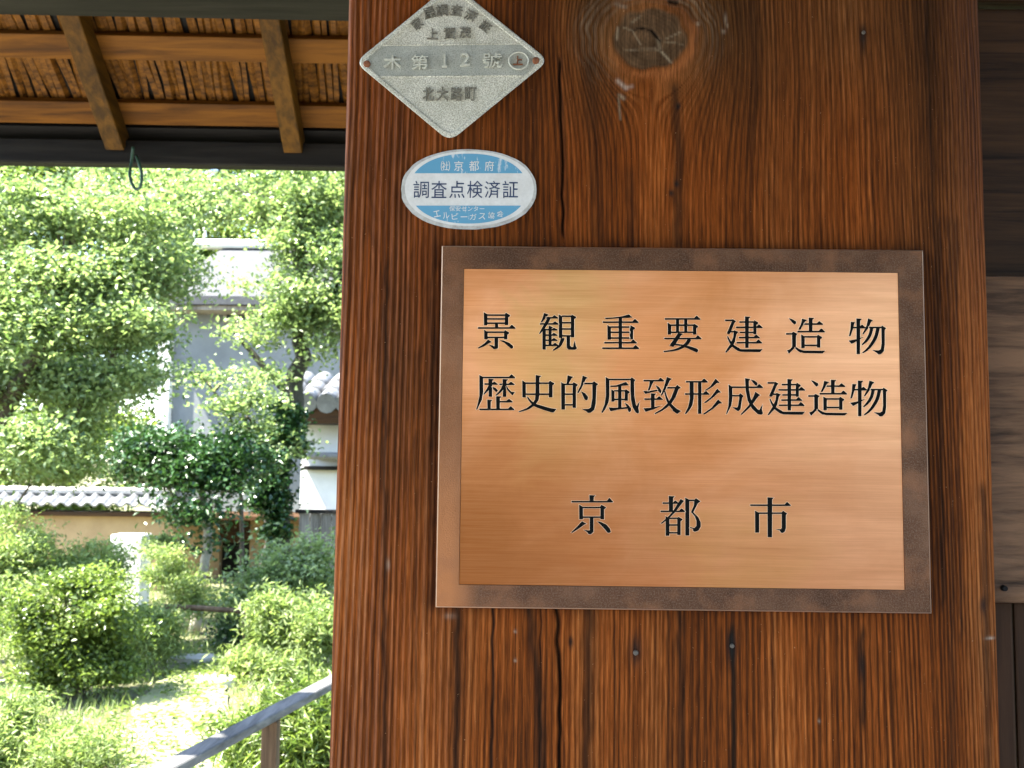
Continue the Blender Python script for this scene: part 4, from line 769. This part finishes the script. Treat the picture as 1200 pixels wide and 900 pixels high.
# --- the garden goes on behind the post
for i, (x_, y_, s) in enumerate(((2.2, 17.5, .9), (5.6, 19, 1.0), (9.5, 18, 1.1))):
    e = proto.copy(); COL.objects.link(e); e.location = (x_, y_, 0); e.rotation_euler.z = 2+i*1.7; e.scale = (s, s, s); e['label'] = ('tree directly behind the wide post beyond the outbuilding', 'middle one of the trees hidden to the right behind the post', 'rightmost tree beyond the garden, behind the gate wall')[i]
    for ch in [q for q in bpy.data.objects if q.parent == proto]: c2 = ch.copy(); COL.objects.link(c2); c2.parent = e
for i, (x_, y_, wd) in enumerate(((.9, 8.6, 1.1), (2.9, 9.2, 1.3), (5.2, 9.0, 1.4))):
    plant('background_shrub', ('leafy shrub right behind the wide post', 'leafy shrub behind the gate wall nearest the post', 'leafy shrub farthest right behind the gate wall')[i], 'shrub', [((x_+random.uniform(-.7,.7), y_+random.uniform(-.4,.4), random.uniform(.4,1.6)), wd*.6, .6, .55, 1) for _ in range(6)], 12000, .07, .035, 'leaf_mid', seed=60+i, sub=.12, per=36)
# --- grass and ground cover
r = np.random.default_rng(30); m = 46000; gxx = r.uniform(-5.5, 4.5, m); gyy = 3.2+9*r.random(m)**1.2; 
pth = [(((a_+c_)/2), (c_-a_).length/2) for a_, c_ in zip(Ls, Rs)]; keepm = np.ones(m, bool)
for c, h in pth: keepm &= (np.hypot(gxx-c.x, gyy-c.y) > h*(.80+.3*n2(gxx, gyy, 33, 3, 3))) | (r.random(m) < .004)
gxx, gyy = gxx[keepm], gyy[keepm]; gz = ground_z(gxx, gyy)-.03
n = len(gxx); ht = .03+.07*r.random(n)*n2(gxx, gyy, 31, 1.2, 1.2)*1.6; a = r.random(n)*2*math.pi; w = .004+.006*r.random(n); lean = r.normal(size=(n, 2))*.04
v = np.stack([np.stack([gxx-w*np.cos(a), gyy-w*np.sin(a), gz], 1), np.stack([gxx+w*np.cos(a), gyy+w*np.sin(a), gz], 1), np.stack([gxx+lean[:, 0], gyy+lean[:, 1], gz+ht], 1)], 1).reshape(-1, 3)
me = bpy.data.meshes.new('grass'); me.vertices.add(3*n); me.vertices.foreach_set('co', v.astype(np.float32).ravel()); me.loops.add(3*n); me.loops.foreach_set('vertex_index', np.arange(3*n, dtype=np.int32)); me.polygons.add(n); me.polygons.foreach_set('loop_start', np.arange(0, 3*n, 3, dtype=np.int32))
at_ = me.attributes.new('tint', 'FLOAT', 'POINT'); at_.data.foreach_set('value', np.repeat(r.random(n), 3).astype(np.float32)); me.update()
tag(link('grass', me, M['grass']), 'short grass and weeds growing over the garden ground', 'grass', kind='stuff')
m = 1300; q_ = [r.integers(0, len(Ls)-1) for _ in range(m)]; t_ = r.random(m); pp = np.array([list(Ls[k].lerp(Rs[k], float(t))) for k, t in zip(q_, t_)]); pp[:, :2] += r.normal(size=(m, 2))*.12
pp[:, 2] = ground_z(pp[:, 0], pp[:, 1]) + .03 + .012*r.random(m)
lit = link('leaf_litter', leaves_mesh('leaf_litter', pp, .045, .026, 2.5, seed=50), M['leaf_mid']); tag(lit, 'fallen leaves and small weeds scattered over the pale path', 'leaf litter', kind='stuff')
# ================================================================== GARDEN WALL with tiled cap
YW = 11.6
gwall = tag(empty('garden_wall', (at(120,700,YW).x, YW, 0)), 'ochre plaster garden wall capped with grey tiles behind the shrubs', 'wall')
def wchild(b, name, mat, par=gwall, me=None): o = link(name, me or b.mesh(), mat, par); o.matrix_parent_inverse = Matrix.Translation(-par.location); return o
x0, x1 = at(-60,600,YW).x, at(192,600,YW).x; zt = at(120,603,YW).z
b = MB(); b.box((x0, YW+.10, -.1), (x1, YW+.26, zt), .005); wchild(b, 'wall_body', M['ochre_plaster'])
zr = at(120,574,YW+.15).z
b = MB(); b.beam((x0-.05, YW+.18, zr-.02), (x1+.05, YW+.18, zr-.02), .14, .10, .03); wchild(b, 'ridge_cap', M['tile'])
tw = .155; nt_ = int((x1-x0)/tw)+1; th_ = None
for side in (-1, 1):
    for i in range(nt_):
        x = x0+i*tw
        if th_ is None:
            b = MB(); pts = []
            for q in range(9): t = q/8; pts.append((t*tw-tw/2, .035*math.sin(math.pi*min(1, t*1.6)) if t < .625 else -.012*math.sin(math.pi*(t-.625)/.375)))
            vs = [(x_, y_, z_+dz-.0*abs(y_)) for dz in (0, -.022) for y_ in (0, -.30) for x_, z_ in pts]; n9 = 9; fs = []
            for q in range(8): fs += [(q, q+1, 9+q+1, 9+q), (18+q, 27+q, 27+q+1, 18+q+1), (9+q, 9+q+1, 27+q+1, 27+q), (q, 18+q, 18+q+1, q+1)]
            fs += [(0, 9, 27, 18), (8, 26, 35, 17)]
            th_ = mesh_from(vs, fs); th_.materials.append(M['tile']); b.bm.free()
        o = bpy.data.objects.new('roof_tile', th_); COL.objects.link(o); o.parent = gwall; o.matrix_parent_inverse = Matrix.Translation(-gwall.location)
        o.matrix_basis = Matrix.Translation((x, YW+.18+side*-.0, zr-.045)) @ Matrix.Rotation(math.pi if side == 1 else 0, 4, 'Z') @ Matrix.Rotation(rad(24), 4, 'X')
b = MB(); b.box((x0, YW-.02, zt-.02), (x1, YW+.38, zt+.03), .004); wchild(b, 'eave_board', M['brown_wood'])
# white pillar in the sun
b = MB(); p = at(151,660,10.2); b.box((p.x-.16, 10.1, -.05), (p.x+.16, 10.38, at(150,626,10.2).z), .01); tag(b.build('white_pillar', M['white_plaster']), 'short white plastered pillar in full sun before the tiled wall', 'pillar')
# lower shaded wall and the dark doorway, right of the camellia
w2 = tag(empty('passage_wall', (at(280,700,13.2).x, 13.2, 0)), 'shaded ochre wall with a dark doorway behind the camellia', 'wall')
w2x0, w2x1 = at(192,650,13.2).x, at(400,650,13.2).x; dz0, dz1 = at(257,650,13.2).x, at(292,650,13.2).x; wz = at(280,606,13.2).z
b = MB(); b.box((w2x0, 13.2, -.1), (dz0, 13.4, wz)); wchild(b, 'wall_body', M['ochre_plaster'], w2)
b = MB(); b.box((dz1, 13.2, -.1), (w2x1, 13.4, wz)); wchild(b, 'wall_body', M['ochre_plaster'], w2)
b = MB(); b.box((dz0-.002, 13.19, at(280,636,13.2).z), (dz1+.002, 13.41, wz+.003)); wchild(b, 'door_head', M['brown_wood'], w2)
b = MB(); b.box((dz0, 13.32, -.1), (dz1, 13.36, at(280,636,13.2).z)); wchild(b, 'door', M['dark_beam'], w2)
b = MB(); b.box((w2x0, 12.35, wz+.004), (w2x1, 13.5, wz+.06), .01); wchild(b, 'cap', M['brown_wood'], w2)
# weathered board fence by the wide post
bf = tag(empty('board_fence', (at(372,660,9.8).x, 9.8, 0)), 'weathered grey board fence between the tree trunk and the wide post', 'fence')
fx = at(349,650,9.8).x; zt2 = at(370,602,9.8).z; i = 0
while fx < at(470,650,9.8).x:
    b = MB(); d = .006*(i % 2); b.box((fx+.003, 9.8+d, -.05), (fx+.105, 9.825+d, zt2), .002); wchild(b, 'board', M['grey_wood'], bf); fx += .108; i += 1
b = MB(); b.box((at(345,650,9.8).x, 9.77, zt2+.003), (at(470,650,9.8).x, 9.86, zt2+.04), .004); wchild(b, 'top_rail', M['dark_beam'], bf)
# bamboo fence by the path
bb = tag(empty('bamboo_fence', (at(240,740,7.7).x, 7.7, 0)), 'low thin bamboo fence with one rail at the bend of the path', 'fence')
b = MB(); b.tube([at(193,711,7.7), at(240,713,7.7), at(290,717,7.7)], .022, 8); wchild(b, 'rail', M['rail_post'], bb)
for px in (196, 288):
    q = at(px, 740, 7.7); b = MB(); b.tube([(q.x, q.y, -.05), (q.x, q.y, at(px, 709, 7.7).z)], .024, 8); wchild(b, 'post', M['rail_post'], bb)
# ================================================================== HOUSE behind the trees
YH = 16.5
hs = tag(empty('house', (at(280,700,YH).x, YH, 0)), 'white and grey plastered house with a bright roof ridge behind the trees', 'house')
hx0, hx1 = at(203,430,YH).x, at(420,430,YH).x; hz = at(280,345,YH).z
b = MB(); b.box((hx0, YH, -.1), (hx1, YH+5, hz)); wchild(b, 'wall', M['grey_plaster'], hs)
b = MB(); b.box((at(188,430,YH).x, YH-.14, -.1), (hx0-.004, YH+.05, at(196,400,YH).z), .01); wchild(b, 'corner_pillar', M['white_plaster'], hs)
rz0, rz1 = at(280,347,YH-.6).z, at(280,291,YH+1.4).z
b = MB(); vs = [(hx0-.35, YH-.6, rz0), (hx1+.3, YH-.6, rz0), (hx1+.3, YH+1.4, rz1), (hx0-.35+.7, YH+1.4, rz1), (hx1+.3, YH+5.6, rz0), (hx0-.35, YH+5.6, rz0)]
vs2 = [(x, y, z-.14) for x, y, z in vs]; b.bm.free()
wchild(None, 'roof', M['dark_tile'], hs, mesh_from(vs+vs2, [(0,1,2,3), (3,2,4,5), (6,9,8,7), (9,11,10,8), (0,6,7,1), (5,4,10,11), (0,3,9,6), (3,5,11,9), (1,7,8,2), (2,8,10,4)]))
b = MB(); b.beam((at(228,291,YH+1.4).x, YH+1.4, rz1+.07), (at(329,291,YH+1.4).x, YH+1.4, rz1+.07), .26, .16, .05); wchild(b, 'roof_ridge', M['white_plaster'], hs)
b = MB(); b.box((hx0-.30, YH-.52, rz0-.22), (hx1+.2, YH+.0, rz0-.143), .005); wchild(b, 'eave', M['grey_wood'], hs)
for a_, c_ in ((266,290), (300,330)):
    wx0, wx1, wz0, wz1 = at(a_,370,YH).x, at(c_,370,YH).x, at(280,376,YH).z, at(280,357,YH).z
    b = MB()
    for q in (((wx0-.05,YH-.05,wz0-.05),(wx0,YH+.02,wz1+.05)), ((wx1,YH-.05,wz0-.05),(wx1+.05,YH+.02,wz1+.05)), ((wx0,YH-.05,wz1),(wx1,YH+.02,wz1+.05)), ((wx0,YH-.05,wz0-.05),(wx1,YH+.02,wz0))): b.box(*q)
    wo = wchild(b, 'window', M['grey_wood'], hs); b = MB(); b.box((wx0, YH-.02, wz0), (wx1, YH-.01, wz1)); po = wchild(b, 'pane', M['dark_glass'], wo)
b = MB(); b.tube([at(240,262,YH+1.5), at(240,236,YH+1.5)], .04, 6); b.tube([at(240,292,YH+1.5), at(240,262,YH+1.5)], .03, 6); wchild(b, 'antenna', M['white_plaster'], hs)
# outbuilding whose thick roof tiles shine beside the post
ob = tag(empty('outbuilding', (at(400,700,12.6).x, 12.6, 0)), 'white walled outbuilding with thick shining roof tiles beside the wide post', 'shed')
ox0, ox1 = at(352,560,12.6).x, at(520,560,12.6).x; oz = at(360,490,12.6).z
b = MB(); b.box((ox0, 12.6, -.1), (ox1, 15, oz)); wchild(b, 'wall', M['white_plaster'], ob)
b = MB(); ex0, ez = at(326,486,12.0).x, at(340,486,12.0).z; b.box((ex0, 12.0, ez-.10), (ox1, 12.7, ez+.09), .01); wchild(b, 'eave', M['brown_wood'], ob)
bt = MB(); bt.tube([(0,0,0), (0,.16,.05), (0,.34,.11), (0,.5,.16)], [.125,.13,.12,.11], 12); tme = bt.mesh(); tme.materials.append(M['tile'])
for rI in range(3):
    for i in range(10):
        o = bpy.data.objects.new('roof_tile', tme); COL.objects.link(o); o.parent = ob; o.matrix_parent_inverse = Matrix.Translation(-ob.location); o.location = (ex0+.1+i*.245+random.uniform(-.01,.01), 11.95+rI*.34, ez+.14+rI*.12)
b = MB(); b.beam((ex0-.02, 12.3, ez+.12), (ox1, 12.3, ez+.12), .6, .06, .01); wchild(b, 'roof_bed', M['tile'], ob)
b = MB(); b.beam((at(362,534,12.3).x, 12.35, at(362,534,12.3).z), (ox1, 12.35, at(362,534,12.3).z), .5, .09, .03); wchild(b, 'canopy', M['tile'], ob)
b = MB(); b.box((at(356,548,12.45).x, 12.45, at(370,548,12.45).z-.03), (ox1, 12.6, at(370,546,12.45).z), .005); wchild(b, 'canopy_beam', M['dark_beam'], ob)
# ================================================================== unseen wall added behind the photographer for bounce and plaque reflection
b = MB(); b.box((-9, -6.2, -.12), (9, -6.0, 2.1)); b.box((-9.1, -6.35, 2.101), (9.1, -5.85, 2.2), .02); tag(b.build('bounce_wall', M['bounce_plaster']), 'long plain brown wall added unseen behind the viewer for bounce and reflection', 'wall')
